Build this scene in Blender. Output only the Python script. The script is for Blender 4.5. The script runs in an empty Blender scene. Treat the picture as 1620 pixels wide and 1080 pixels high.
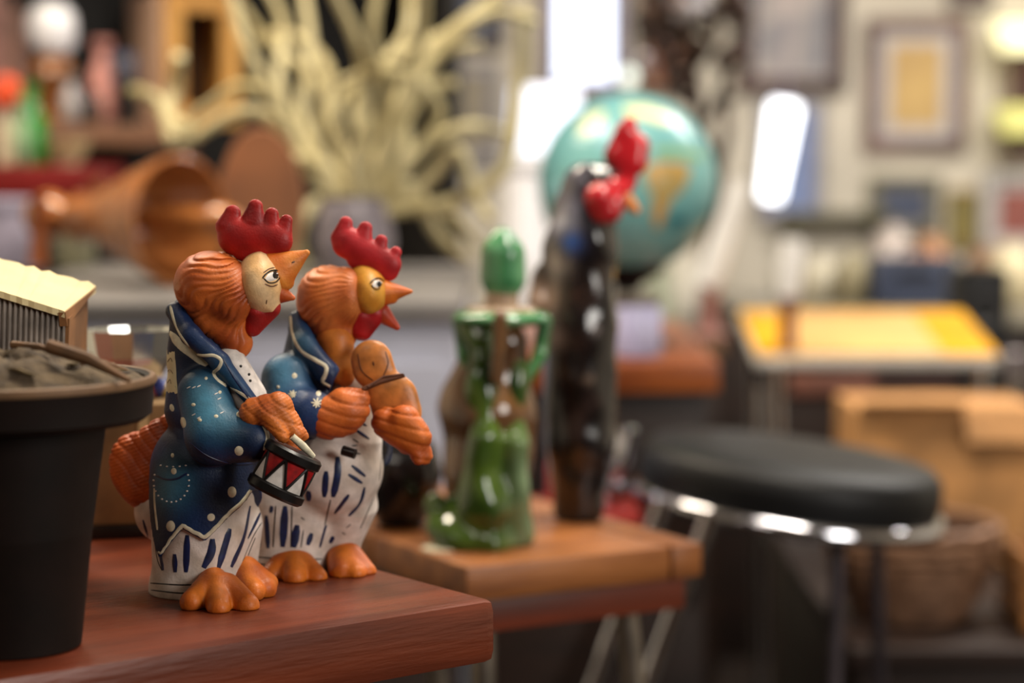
import bpy, bmesh, math, random
import numpy as np
from mathutils import Vector, Matrix, Quaternion
from mathutils.bvhtree import BVHTree

# ------------------------------------------------------------------ camera, world, lights, exposure
scene = bpy.context.scene
COL = scene.collection
random.seed(7)
F = 3375.0                       # focal length in pixels of the 1620 px wide frame (75 mm on 36 mm)
PITCH = math.radians(4.91)
CAM = Vector((0, 0, 1.0))
FWD = Vector((0, math.cos(PITCH), -math.sin(PITCH)))
UPV = Vector((0, math.sin(PITCH), math.cos(PITCH)))

cd = bpy.data.cameras.new('camera')
cam = bpy.data.objects.new('camera', cd)
COL.objects.link(cam)
cam.location = CAM
cam.rotation_euler = (math.pi / 2 - PITCH, 0, 0)
cd.lens = 75
cd.sensor_width = 36
cd.clip_start = 0.05
cd.dof.use_dof = True
cd.dof.focus_distance = 1.07
cd.dof.aperture_fstop = 4.0
scene.camera = cam

w = bpy.data.worlds.new('world')
scene.world = w
w.use_nodes = True
w.node_tree.nodes['Background'].inputs[0].default_value = (0.9, 0.85, 0.8, 1)
w.node_tree.nodes['Background'].inputs[1].default_value = 0.05

scene.view_settings.view_transform = 'Standard'
scene.view_settings.look = 'None'
scene.view_settings.gamma = 1
scene.view_settings.use_curve_mapping = False
scene.view_settings.exposure = 0.0


def area(name, loc, target, sx, sy, power, color):
    l = bpy.data.lights.new(name, 'AREA')
    l.shape = 'RECTANGLE'
    l.size, l.size_y = sx, sy
    l.energy = power
    l.color = color
    o = bpy.data.objects.new(name, l)
    COL.objects.link(o)
    o.location = loc
    o.rotation_euler = (Vector(target) - Vector(loc)).to_track_quat('-Z', 'Y').to_euler()
    return o


area('ceiling_area_light', (0.45, 1.45, 2.45), (0.2, 1.3, 0), 1.1, 0.16, 44, (1.0, 0.91, 0.78))
area('ceiling_area_light', (1.5, 3.4, 2.45), (1.4, 3.8, 0), 1.3, 0.2, 72, (1.0, 0.95, 0.88))
area('ceiling_area_light', (-1.0, 2.6, 2.45), (-0.9, 2.9, 0), 1.3, 0.2, 60, (1.0, 0.86, 0.66))
area('right_fill_light', (2.0, -0.5, 1.6), (-0.15, 1.2, 0.85), 0.9, 1.0, 40, (1.0, 0.95, 0.88))  # fill lamp added at the right for the camera-facing sides, no window there
area('ceiling_area_light', (-0.9, -0.5, 2.45), (-0.1, 1.2, 0.8), 1.2, 0.2, 7, (1.0, 0.9, 0.78))  # weak unseen fill, added behind the camera and aimed at the figurines


# ------------------------------------------------------------------ helpers
def P(px, py, y):
    """world point on the plane Y=y seen at pixel px,py"""
    r = FWD + Vector((1, 0, 0)) * ((px - 810) / F) + UPV * ((540 - py) / F)
    return CAM + r * (y / r.y)


def G(px, py, z):
    r = FWD + Vector((1, 0, 0)) * ((px - 810) / F) + UPV * ((540 - py) / F)
    return CAM + r * ((z - CAM.z) / r.z)


def on(px, y, z):
    """point at height z and distance y, in the vertical plane of pixel column px"""
    yy = y
    for _ in range(6):
        dep = FWD.dot(Vector((0, yy, z - CAM.z)))
        x = (px - 810) / F * dep
    return Vector((x, y, z))


def lin(c):
    out = []
    for v in c[:3]:
        v = v / 255.0
        out.append(v / 12.92 if v <= 0.04045 else ((v + 0.055) / 1.055) ** 2.4)
    return tuple(out) + (1.0,)


MATS = {}


def mat(name, rgb, rough=0.5, metal=0.0, var=0.25, scale=30.0, bump=0.0, bscale=None, rgb2=None,
        stretch=(1, 1, 1), coat=0.0, emit=None, estr=0.0, trans=0.0, attr=False, wave=None, ior=1.45, spec=0.5):
    if name in MATS:
        return MATS[name]
    m = bpy.data.materials.new(name)
    m.use_nodes = True
    nt = m.node_tree
    N, L = nt.nodes, nt.links
    b = N['Principled BSDF']
    b.inputs['Roughness'].default_value = rough
    b.inputs['Metallic'].default_value = metal
    b.inputs['IOR'].default_value = ior
    b.inputs['Specular IOR Level'].default_value = spec
    b.inputs['Coat Weight'].default_value = coat
    b.inputs['Coat Roughness'].default_value = 0.15
    b.inputs['Transmission Weight'].default_value = trans
    tc = N.new('ShaderNodeTexCoord')
    mp = N.new('ShaderNodeMapping')
    mp.inputs['Scale'].default_value = stretch
    L.new(tc.outputs['Object'], mp.inputs[0])
    nz = N.new('ShaderNodeTexNoise')
    nz.inputs['Scale'].default_value = scale
    nz.inputs['Detail'].default_value = 5
    L.new(mp.outputs[0], nz.inputs['Vector'])
    mix = N.new('ShaderNodeMix')
    mix.data_type = 'RGBA'
    if attr:
        at = N.new('ShaderNodeAttribute')
        at.attribute_name = 'Col'
        hs = N.new('ShaderNodeHueSaturation')
        hs.inputs['Value'].default_value = 1.0 - var
        L.new(at.outputs['Color'], hs.inputs['Color'])
        L.new(at.outputs['Color'], mix.inputs[6])
        L.new(hs.outputs[0], mix.inputs[7])
    else:
        c1 = lin(rgb)
        if rgb2 is None:
            rgb2 = tuple(v * (1 - var) for v in rgb)
        mix.inputs[6].default_value = c1
        mix.inputs[7].default_value = lin(rgb2)
    rp = N.new('ShaderNodeMapRange')
    rp.inputs[1].default_value = 0.35
    rp.inputs[2].default_value = 0.65
    L.new(nz.outputs[0], rp.inputs[0])
    L.new(rp.outputs[0], mix.inputs[0])
    L.new(mix.outputs[2], b.inputs['Base Color'])
    if bump:
        bp = N.new('ShaderNodeBump')
        bp.inputs['Strength'].default_value = bump
        bp.inputs['Distance'].default_value = 0.002
        if wave:
            wv = N.new('ShaderNodeTexWave')
            wv.inputs['Scale'].default_value = wave
            wv.inputs['Distortion'].default_value = 6
            wv.inputs['Detail'].default_value = 2
            wv.bands_direction = 'DIAGONAL'
            L.new(mp.outputs[0], wv.inputs['Vector'])
            L.new(wv.outputs[1], bp.inputs['Height'])
        else:
            n2 = N.new('ShaderNodeTexNoise')
            n2.inputs['Scale'].default_value = bscale or scale * 3
            n2.inputs['Detail'].default_value = 4
            L.new(mp.outputs[0], n2.inputs['Vector'])
            L.new(n2.outputs[0], bp.inputs['Height'])
        L.new(bp.outputs[0], b.inputs['Normal'])
    if emit:
        b.inputs['Emission Color'].default_value = lin(emit)
        b.inputs['Emission Strength'].default_value = estr
    MATS[name] = m
    return m


def tag(o, label=None, cat=None, group=None, kind=None):
    if label:
        o['label'] = label
    if cat:
        o['category'] = cat
    if group:
        o['group'] = group
    if kind:
        o['kind'] = kind
    return o


def empty(name, loc, label=None, cat=None, group=None, rot=(0, 0, 0)):
    o = bpy.data.objects.new(name, None)
    o.empty_display_size = 0.05
    COL.objects.link(o)
    o.location = loc
    o.rotation_euler = rot
    return tag(o, label, cat, group)


def mesh_obj(name, verts, faces, m, parent=None, smooth=True, loc=(0, 0, 0)):
    me = bpy.data.meshes.new(name)
    me.from_pydata([tuple(v) for v in verts], [], faces)
    me.update()
    if smooth:
        me.polygons.foreach_set('use_smooth', [True] * len(me.polygons))
    if m:
        me.materials.append(m)
    o = bpy.data.objects.new(name, me)
    COL.objects.link(o)
    o.parent = parent
    o.location = loc
    return o


class MB:
    """collects shapes for ONE part"""
    def __init__(self):
        self.v = []
        self.f = []

    def add(self, v, f):
        n = len(self.v)
        self.v += [Vector(p) for p in v]
        self.f += [tuple(i + n for i in q) for q in f]
        return self

    def box(self, x0, x1, y0, y1, z0, z1, bev=0.0, M=None):
        bm = bmesh.new()
        bmesh.ops.create_cube(bm, size=1)
        for v in bm.verts:
            v.co = Vector(((x0 + x1) / 2 + v.co.x * (x1 - x0), (y0 + y1) / 2 + v.co.y * (y1 - y0), (z0 + z1) / 2 + v.co.z * (z1 - z0)))
        if bev:
            bmesh.ops.bevel(bm, geom=list(bm.edges), offset=bev, segments=2, profile=0.6, affect='EDGES')
        bm.verts.index_update()
        vs = [(M @ v.co) if M else v.co.copy() for v in bm.verts]
        self.add(vs, [tuple(v.index for v in f.verts) for f in bm.faces])
        bm.free()
        return self

    def lathe(self, prof, n=32, M=None, cap=True, sx=1, sy=1):
        vs, fs = [], []
        k = len(prof)
        for (r, z) in prof:
            for i in range(n):
                a = 2 * math.pi * i / n
                p = Vector((r * math.cos(a) * sx, r * math.sin(a) * sy, z))
                vs.append(M @ p if M else p)
        for j in range(k - 1):
            for i in range(n):
                fs.append((j * n + i, j * n + (i + 1) % n, (j + 1) * n + (i + 1) % n, (j + 1) * n + i))
        if cap:
            fs.append(tuple(range(n - 1, -1, -1)))
            fs.append(tuple(range((k - 1) * n, k * n)))
        return self.add(vs, fs)

    def tube(self, pts, rad, n=10, cap=True):
        pts = [Vector(p) for p in pts]
        if not hasattr(rad, '__len__'):
            rad = [rad] * len(pts)
        vs, fs = [], []
        ref = None
        for i, p in enumerate(pts):
            t = (pts[min(i + 1, len(pts) - 1)] - pts[max(i - 1, 0)]).normalized()
            if ref is None:
                ref = Vector((0, 0, 1)) if abs(t.z) < 0.9 else Vector((1, 0, 0))
            a = (ref - t * ref.dot(t)).normalized()
            b = t.cross(a)
            ref = a
            for j in range(n):
                q = 2 * math.pi * j / n
                vs.append(p + (a * math.cos(q) + b * math.sin(q)) * rad[i])
        for i in range(len(pts) - 1):
            for j in range(n):
                fs.append((i * n + j, i * n + (j + 1) % n, (i + 1) * n + (j + 1) % n, (i + 1) * n + j))
        if cap:
            fs.append(tuple(range(n - 1, -1, -1)))
            fs.append(tuple(range((len(pts) - 1) * n, len(pts) * n)))
        return self.add(vs, fs)

    def ball(self, c, r, n=16, rz=None, M=None):
        rz = rz or r
        prof = []
        k = n // 2
        for i in range(k + 1):
            a = -math.pi / 2 + math.pi * i / k
            prof.append((max(1e-5, r * math.cos(a)), rz * math.sin(a)))
        T = Matrix.Translation(Vector(c))
        return self.lathe(prof, n, (M @ T) if M else T, cap=False)

    def build(self, name, m, parent=None, smooth=True, off=None):
        vs = self.v if off is None else [v - Vector(off) for v in self.v]
        o = mesh_obj(name, vs, self.f, m, parent, smooth)
        if smooth:
            md = o.modifiers.new('weighted', 'EDGE_SPLIT')
            md.split_angle = math.radians(42)
        return o


def catmull(pts, n=6):
    pts = [Vector(p) for p in pts]
    if len(pts) < 3:
        out = []
        for i in range(len(pts) - 1):
            for k in range(n):
                out.append(pts[i].lerp(pts[i + 1], k / n))
        return out + [pts[-1]]
    e = [pts[0] * 2 - pts[1]] + pts + [pts[-1] * 2 - pts[-2]]
    out = []
    for i in range(1, len(e) - 2):
        for k in range(n):
            t = k / n
            a, b, c, d = e[i - 1], e[i], e[i + 1], e[i + 2]
            out.append(0.5 * ((2 * b) + (c - a) * t + (2 * a - 5 * b + 4 * c - d) * t * t + (3 * b - a - 3 * c + d) * t ** 3))
    return out + [pts[-1]]


# ---- implicit sculpting: round cones and ellipsoids blended, meshed with surface nets
def surfnet(f, lo, hi, h):
    lo = np.array(lo, float)
    n = np.ceil((np.array(hi) - lo) / h).astype(int) + 1
    ax = [lo[i] + h * np.arange(n[i]) for i in range(3)]
    X, Y, Z = np.meshgrid(*ax, indexing='ij')
    p = np.stack([X, Y, Z], -1).astype(np.float32)
    d = f(p)
    s = d < 0
    c = np.zeros(tuple(n - 1), np.int8)
    for i in (0, 1):
        for j in (0, 1):
            for k in (0, 1):
                c += s[i:n[0] - 1 + i, j:n[1] - 1 + j, k:n[2] - 1 + k]
    act = (c > 0) & (c < 8)
    idx = -np.ones(act.shape, int)
    cells = np.argwhere(act)
    idx[act] = np.arange(len(cells))
    acc = np.zeros((len(cells), 3))
    cnt = np.zeros(len(cells))
    for a in range(3):
        o1, o2 = [x for x in range(3) if x != a]
        for u in (0, 1):
            for v in (0, 1):
                q0 = cells.copy()
                q0[:, o1] += u
                q0[:, o2] += v
                q1 = q0.copy()
                q1[:, a] += 1
                d0 = d[q0[:, 0], q0[:, 1], q0[:, 2]]
                d1 = d[q1[:, 0], q1[:, 1], q1[:, 2]]
                cr = (d0 < 0) != (d1 < 0)
                t = np.where(cr, d0 / np.where(cr, d0 - d1, 1), 0)
                pt = q0.astype(float)
                pt[:, a] += t
                acc[cr] += pt[cr]
                cnt[cr] += 1
    V = lo + h * acc / cnt[:, None]
    faces = []
    for a in range(3):
        o1, o2 = [(1, 2), (2, 0), (0, 1)][a]
        sl0 = [slice(1, -1)] * 3
        sl0[a] = slice(0, -1)
        sl1 = list(sl0)
        sl1[a] = slice(1, None)
        s0, s1 = s[tuple(sl0)], s[tuple(sl1)]
        e = np.argwhere(s0 != s1)
        if not len(e):
            continue
        inside = s0[e[:, 0], e[:, 1], e[:, 2]]
        g = e + 1
        g[:, a] -= 1

        def cell(du, dv):
            q = g.copy()
            q[:, o1] -= du
            q[:, o2] -= dv
            return idx[q[:, 0], q[:, 1], q[:, 2]]
        q = np.stack([cell(1, 1), cell(0, 1), cell(0, 0), cell(1, 0)], 1)
        q[~inside] = q[~inside][:, ::-1]
        faces.append(q)
    return V, np.concatenate(faces)


def smin(a, b, k):
    if k <= 0:
        return np.minimum(a, b)
    h = np.clip(0.5 + 0.5 * (b - a) / k, 0, 1)
    return b + (a - b) * h - k * h * (1 - h)


def sd_cone(p, a, b, r1, r2):
    a = np.array(a, np.float32)
    b = np.array(b, np.float32)
    ab = b - a
    t = np.clip(((p - a) @ ab) / max(float(ab @ ab), 1e-6), 0, 1)
    q = p - a - t[..., None] * ab
    return np.sqrt((q * q).sum(-1)) - (r1 + (r2 - r1) * t)


def sd_ell(p, c, r, R=None):
    q = p - np.array(c, np.float32)
    if R is not None:
        q = q @ np.array(R, np.float32)
    r = np.array(r, np.float32)
    k0 = np.sqrt(((q / r) ** 2).sum(-1))
    k1 = np.sqrt(((q / (r * r)) ** 2).sum(-1)) + 1e-9
    return k0 * (k0 - 1) / k1


def roty(deg):
    """rotation tilting x towards z in the picture plane (columns = ellipsoid axes)"""
    a = math.radians(deg)
    return [[math.cos(a), 0, -math.sin(a)], [0, 1, 0], [math.sin(a), 0, math.cos(a)]]


class Fig:
    """a sculpted figurine: measured in units of one photo pixel at its own distance"""
    def __init__(self, name, px, y, z, label, cat, group=None):
        self.base = on(px, y, z)
        self.s = FWD.dot(self.base - CAM) / F
        self.root = empty(name, self.base, label, cat, group)
        self.surf = {}
        self.rib = {}

    def L(self, px, py, dy=0.0):
        wv = P(px, py, self.base.y + dy * self.s)
        return np.array((wv - self.base) / self.s, np.float32)

    def c(self, a, b, r1, r2):
        return ('c', self.L(*a), self.L(*b), r1, r2)

    def e(self, a, r, deg=None):
        return ('e', self.L(*a), r, None if deg is None else roty(deg))

    def part(self, name, ops, m, k=10, h=2.0, post=None, color=None, parent=None, pad=6, key=None, ysc=1.0):
        lo = np.full(3, 1e9)
        hi = -lo
        for o in ops:
            if o[0] == 'c':
                pts = [(o[1], o[3]), (o[2], o[4])]
            else:
                pts = [(o[1], max(o[2]))] if o[3] is not None else [(o[1], np.array(o[2]))]
            for c, r in pts:
                lo = np.minimum(lo, c - r - pad)
                hi = np.maximum(hi, c + r + pad)
        lo[2] = max(lo[2], -4)

        y0 = float(np.mean([o[1][1] for o in ops]))
        if ysc != 1.0:
            lo[1], hi[1] = y0 + (lo[1] - y0) / ysc - 2, y0 + (hi[1] - y0) / ysc + 2

        def f(p0):
            d = None
            p = p0
            if ysc != 1.0:
                p = p0.copy()
                p[..., 1] = (p[..., 1] - y0) * ysc + y0
            for o in ops:
                q = sd_cone(p, *o[1:]) if o[0] == 'c' else sd_ell(p, *o[1:])
                d = q if d is None else smin(d, q, k)
            if post:
                d = post(p, d)
            return np.maximum(d, -p[..., 2] + 0.2)
        V, Q = surfnet(f, lo, hi, h)
        ob = mesh_obj(name, V * self.s, Q.tolist(), m, parent or self.root)
        if color is not None:
            cols = color(V)
            at = ob.data.color_attributes.new('Col', 'FLOAT_COLOR', 'POINT')
            buf = np.ones((len(V), 4), np.float32)
            buf[:, :3] = cols
            at.data.foreach_set('color', buf.ravel())
        self.surf[key or name] = (V * self.s + np.array(self.base), Q)
        return ob

    def bvh(self, keys):
        vs, fs, n = [], [], 0
        for k in keys:
            V, Q = self.surf[k]
            vs.append(V)
            fs.append(Q + n)
            n += len(V)
        return BVHTree.FromPolygons(np.concatenate(vs).tolist(), np.concatenate(fs).tolist())

    def hit(self, bv, px, py):
        r = (FWD + Vector((1, 0, 0)) * ((px - 810) / F) + UPV * ((540 - py) / F)).normalized()
        return bv.ray_cast(CAM, r)

    def snap(self, bv, p, off):
        l, nn, i, d = bv.find_nearest(p)
        if l is None:
            return p
        return l + nn * off

    def ribbon(self, mb, bv, pts, width, lift=0.9, step=3.0):
        s = self.s
        c = catmull([(a, b, 0) for a, b in pts], 10)
        sm = [c[0]]
        for q in c[1:]:
            if (q - sm[-1]).length >= step:
                sm.append(q)
        hs = []
        for q in sm:
            l, nn, i, d = self.hit(bv, q.x, q.y)
            if l is not None:
                hs.append((l, nn))
        if len(hs) < 2:
            return
        vs, fs = [], []
        n = len(hs)
        for i, (l, nn) in enumerate(hs):
            t = hs[min(i + 1, n - 1)][0] - hs[max(i - 1, 0)][0]
            if t.length < 1e-9:
                t = Vector((1, 0, 0))
            sd = nn.cross(t.normalized()).normalized()
            e = min(i, n - 1 - i) * step / max(width, 1)
            ww = width * s * 0.64 * min(1, 0.55 + 0.6 * e)
            for k, (o, lf) in enumerate(((-1, -0.4), (-0.6, lift * 0.8), (0, lift), (0.6, lift * 0.8), (1, -0.4))):
                vs.append(self.snap(bv, l + sd * ww * o, lf * s) - self.base)
        for i in range(n - 1):
            for k in range(4):
                fs.append((i * 5 + k, i * 5 + k + 1, i * 5 + 6 + k, i * 5 + 5 + k))
        mb.add(vs, fs)

    def patch(self, mb, bv, poly, lift=0.8, rings=4, step=4.0):
        """filled painted area following the surface"""
        pts = []
        n = len(poly)
        for i in range(n):
            a = Vector(poly[i] + (0,))
            b = Vector(poly[(i + 1) % n] + (0,))
            k = max(1, int((b - a).length / step))
            for j in range(k):
                pts.append(a.lerp(b, j / k))
        cen = sum(pts, Vector()) / len(pts)
        vs, fs = [], []
        m = len(pts)
        for r in range(rings + 1):
            t = 1 - r / (rings + 0.0)
            for q in pts:
                u = cen.lerp(q, max(t, 0.02))
                l, nn, i, d = self.hit(bv, u.x, u.y)
                if l is None:
                    l = P(u.x, u.y, self.base.y)
                    vs.append(self.snap(bv, l, 0.3 * self.s) - self.base)
                else:
                    vs.append(l + nn * self.s * (lift if r else -0.3) - self.base)
        for r in range(rings):
            for i in range(m):
                fs.append((r * m + i, r * m + (i + 1) % m, (r + 1) * m + (i + 1) % m, (r + 1) * m + i))
        mb.add(vs, fs)

    def dot(self, mb, bv, px, py, rx, ry=None, deg=0, lift=1.0):
        ry = ry or rx
        a0 = math.radians(deg)
        poly = []
        for i in range(14):
            a = 2 * math.pi * i / 14
            x, y = rx * math.cos(a), ry * math.sin(a)
            poly.append((px + x * math.cos(a0) - y * math.sin(a0), py + x * math.sin(a0) + y * math.cos(a0)))
        self.patch(mb, bv, poly, lift, 2, 50)


def mixc(a, b, t):
    t = np.clip(t, 0, 1)[:, None]
    return np.array(lin(a)[:3]) * (1 - t) + np.array(lin(b)[:3]) * t


def sstep(a, b, x):
    t = np.clip((x - a) / (b - a), 0, 1)
    return t * t * (3 - 2 * t)

# ------------------------------------------------------------------ the two tables
TA = 0.775                       # top of the red-brown table
TB = 0.7175                      # top of the wooden stool behind it
M_redwood = mat('red_brown_table_wood', (112, 50, 28), 0.32, var=0.35, scale=9, stretch=(0.6, 6, 6), bump=0.25, bscale=60, coat=0.08, rgb2=(80, 32, 17))
M_oak = mat('worn_oak', (150, 92, 44), 0.42, scale=7, stretch=(1, 7, 7), bump=0.3, bscale=50, rgb2=(112, 62, 26))
M_darkwood = mat('dark_brown_wood', (38, 22, 15), 0.5, scale=8, stretch=(1, 6, 6), bump=0.2, bscale=40)


def frame2(c, d1):
    """matrix with origin c, x along d1 (horizontal), y to its left"""
    d1 = Vector((d1.x, d1.y, 0)).normalized()
    d2 = Vector((-d1.y, d1.x, 0))
    return Matrix(((d1.x, d2.x, 0, c.x), (d1.y, d2.y, 0, c.y), (0, 0, 1, c.z), (0, 0, 0, 1)))


cA = G(787, 946, TA)
eA = cA - G(0, 1072, TA)
MA = frame2(cA, eA)              # local: x runs along the front edge to the right, y to the back
tA = empty('side_table', (cA.x, cA.y, 0), 'glossy red-brown wooden table with rounded edge carrying the two rooster figurines', 'table')
tA.rotation_euler = (0, 0, math.atan2(eA.y, eA.x))
o = MB().box(-0.80, 0, 0, 0.42, TA - 0.034, TA, 0.007).build('table_top', M_redwood, tA)
MB().box(-0.76, -0.06, 0.04, 0.06, TA - 0.10, TA - 0.034, 0.002).build('apron', M_redwood, tA)
MB().box(-0.76, -0.06, 0.36, 0.38, TA - 0.10, TA - 0.034, 0.002).build('apron', M_redwood, tA)
for x in (-0.74, -0.075):
    for y in (0.075, 0.345):
        MB().lathe([(0.012, 0), (0.018, 0.05), (0.014, 0.3), (0.024, 0.62), (0.024, TA - 0.034)], 16, Matrix.Translation((x, y, 0))).build('leg', M_redwood, tA)

cB = G(738, 897, TB)
eB = G(1112, 857, TB) - cB
WB = eB.length
tB = empty('wooden_stool', (cB.x, cB.y, 0), 'square oak plank stool carrying the green jug and black rooster', 'stool')
tB.rotation_euler = (0, 0, math.atan2(eB.y, eB.x))
MB().box(0, WB * 0.86, 0, 0.15, TB - 0.026, TB, 0.004).build('plank', M_oak, tB)
MB().box(WB * 0.866, WB, 0, 0.15, TB - 0.026, TB - 0.0005, 0.003).build('plank', M_oak, tB)
MB().box(0, WB, 0.153, 0.33, TB - 0.026, TB, 0.004).build('plank', M_oak, tB)
MB().box(0.006, WB - 0.01, 0.008, 0.025, TB - 0.05, TB - 0.026, 0.002).build('apron', mat('red_stained_apron', (112, 44, 18), 0.45, scale=8, stretch=(1, 6, 6)), tB)
MB().box(0.006, WB - 0.01, 0.30, 0.317, TB - 0.05, TB - 0.026, 0.002).build('apron', M_darkwood, tB)
MB().box(0.006, 0.023, 0.025, 0.30, TB - 0.05, TB - 0.026, 0.002).build('apron', M_darkwood, tB)
MB().box(WB - 0.027, WB - 0.01, 0.025, 0.30, TB - 0.05, TB - 0.026, 0.002).build('apron', M_darkwood, tB)
M_steel = mat('dull_steel', (150, 140, 128), 0.35, 0.8, var=0.2, scale=40)
for (x, y, dx, dy) in ((0.035, 0.04, 0.0, -0.01), (WB - 0.045, 0.04, 0.085, -0.01), (0.035, 0.29, -0.02, 0.02), (WB - 0.085, 0.29, 0.085, 0.02)):
    MB().tube([(x, y, TB - 0.03), (x + dx, y + dy, 0.0)], 0.009, 10).build('leg', M_steel, tB)

# ------------------------------------------------------------------ paints of the figurines
M_clay = mat('painted_clay', (200, 100, 40), 0.5, var=0.22, scale=160, bump=0.15, bscale=900, attr=True, coat=0.04, spec=0.4)
M_cream = mat('cream_slip_paint', (214, 205, 178), 0.45, var=0.12, scale=300)
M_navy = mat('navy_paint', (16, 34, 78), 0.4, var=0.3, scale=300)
M_black = mat('black_paint', (16, 13, 14), 0.35, var=0.3, scale=300)
M_red = mat('red_paint', (164, 16, 20), 0.38, var=0.3, scale=220)
M_white = mat('white_paint', (222, 214, 208), 0.42, var=0.12, scale=260)
M_iris = mat('brown_line_paint', (92, 48, 24), 0.45, var=0.2, scale=300)
M_tan = mat('violin_tan', (206, 128, 62), 0.4, var=0.25, scale=120, bump=0.1)


def fnoise(p, f, seed):
    rs = np.random.RandomState(seed)
    out = 0
    for _ in range(5):
        k = rs.normal(size=3)
        k = (k / np.linalg.norm(k) * f * rs.uniform(0.6, 1.5)).astype(np.float32)
        out = out + np.sin(p @ k + np.float32(rs.uniform(0, 6.28)))
    return out / 2.2


def feather(cx, cz, n, amp, warp=1.0, seed=1):
    """carved wavy feather strands running back and down from the face"""
    def f(p, d):
        x, z = p[..., 0] - cx, p[..., 2] - cz
        th = np.arctan2(z, -x)
        r = np.sqrt(x * x + z * z + 0.3 * p[..., 1] ** 2)
        g = np.abs(np.sin(n * th + warp * 1.5 * fnoise(p, 0.075, seed) + 0.7 * fnoise(p, 0.16, seed + 1)))
        m = 0.55 + 0.45 * fnoise(p, 0.09, seed + 2)
        return d - amp * (g - 0.6) * np.clip(m, 0.15, 1.1) * np.clip((r - 25) / 40, 0, 1)
    return f


def grooves(dx, dz, wl, amp, bend=0.0, dyy=0.0, seed=3, fine=0.35):
    def f(p, d):
        t = p[..., 0] * dx + p[..., 2] * dz + p[..., 1] * dyy
        u = -p[..., 0] * dz + p[..., 2] * dx
        g = np.abs(np.sin(math.pi * (t / wl) + bend * fnoise(p, 0.05, seed)))
        b = np.abs(np.sin(math.pi * ((u + 0.6 * t) / 6.5) + 0.6 * fnoise(p, 0.1, seed + 4)))
        return d - amp * (np.minimum(g * 1.6, 1.0) - 0.7) - amp * fine * (b - 0.6)
    return f


def varc(c1, c2, f=0.06, seed=0):
    def g(V):
        n = np.sin(V[:, 0] * f + seed) * np.sin(V[:, 2] * f * 1.3 + seed * 2) * np.sin(V[:, 1] * f * 0.9 + seed)
        n += 0.5 * np.sin(V[:, 0] * f * 2.7 + V[:, 2] * f * 2.1 + seed)
        return mixc(c1, c2, 0.5 + 0.6 * n)
    return g


def feathercol(fn, c1, c2, amp):
    """uneven hand-brushed orange glaze"""
    def g(V):
        n = 0.42 + 0.33 * fnoise(V.astype(np.float32), 0.05, 17) + 0.2 * fnoise(V.astype(np.float32), 0.13, 18)
        return mixc(c1, c2, n)
    return g


ORANGE, ORANGE_D = (206, 108, 44), (148, 58, 18)

# ================================================================== rooster with the drum
A = Fig('rooster_figurine', 320, 1.10, TA, 'clay rooster figurine in navy spotted coat holding a red and white drum', 'figurine', 'musician rooster figurines')
ax = A.L(322, 760, 10)

# trousers
A.part('trousers', [A.c((312, 925, -4), (318, 830, 0), 70, 78), A.c((312, 935, -4), (312, 946, -4), 76, 77),
                    A.c((354, 905, 50), (356, 830, 38), 52, 60), A.c((352, 915, 50), (352, 935, 50), 56, 56),
                    A.e((322, 790, 12), (80, 78, 66)), A.e((262, 808, 66), (50, 46, 52))],
       M_clay, k=9, h=2.2, color=varc((224, 212, 204), (196, 180, 166), 0.05, 1))

# coat
HEM = [(0, 778), (10, 784), (38, 816), (61, 852), (83, 832), (112, 882), (128, 822), (138, 775), (180, 772)]
HA = np.array([h[0] for h in HEM], float)
HZ = np.array([A.L(322, h[1], -60)[2] for h in HEM])


def coat_post(p, d):
    th = np.arctan2(p[..., 1] - ax[1], p[..., 0] - ax[0]) - math.atan2(-0.34, 0.94)
    th = np.abs((np.degrees(th) + 180) % 360 - 180)
    hz = np.interp(th, HA, HZ)
    return np.maximum(d, (hz - p[..., 2]) * 0.7)


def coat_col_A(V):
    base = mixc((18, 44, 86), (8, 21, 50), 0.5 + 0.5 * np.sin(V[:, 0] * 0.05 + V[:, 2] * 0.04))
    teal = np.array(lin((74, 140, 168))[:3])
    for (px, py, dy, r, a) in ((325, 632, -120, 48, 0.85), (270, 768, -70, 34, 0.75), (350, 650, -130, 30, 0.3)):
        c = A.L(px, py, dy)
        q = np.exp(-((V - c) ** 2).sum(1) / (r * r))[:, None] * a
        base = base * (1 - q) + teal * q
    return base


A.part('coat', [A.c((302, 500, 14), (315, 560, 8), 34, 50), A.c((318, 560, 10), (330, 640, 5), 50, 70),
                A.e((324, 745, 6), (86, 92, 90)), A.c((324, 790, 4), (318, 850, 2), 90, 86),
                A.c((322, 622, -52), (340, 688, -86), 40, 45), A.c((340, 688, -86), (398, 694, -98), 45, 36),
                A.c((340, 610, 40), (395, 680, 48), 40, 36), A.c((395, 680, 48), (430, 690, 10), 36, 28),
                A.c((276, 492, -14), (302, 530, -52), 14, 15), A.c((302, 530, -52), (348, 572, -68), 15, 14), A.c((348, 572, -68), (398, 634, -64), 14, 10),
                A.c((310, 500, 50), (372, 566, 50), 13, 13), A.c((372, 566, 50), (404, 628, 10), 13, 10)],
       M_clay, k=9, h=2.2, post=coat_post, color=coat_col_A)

A.part('shirt', [A.c((365, 572, -22), (392, 628, -30), 24, 30)], M_white, k=4, h=2.5)

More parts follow.
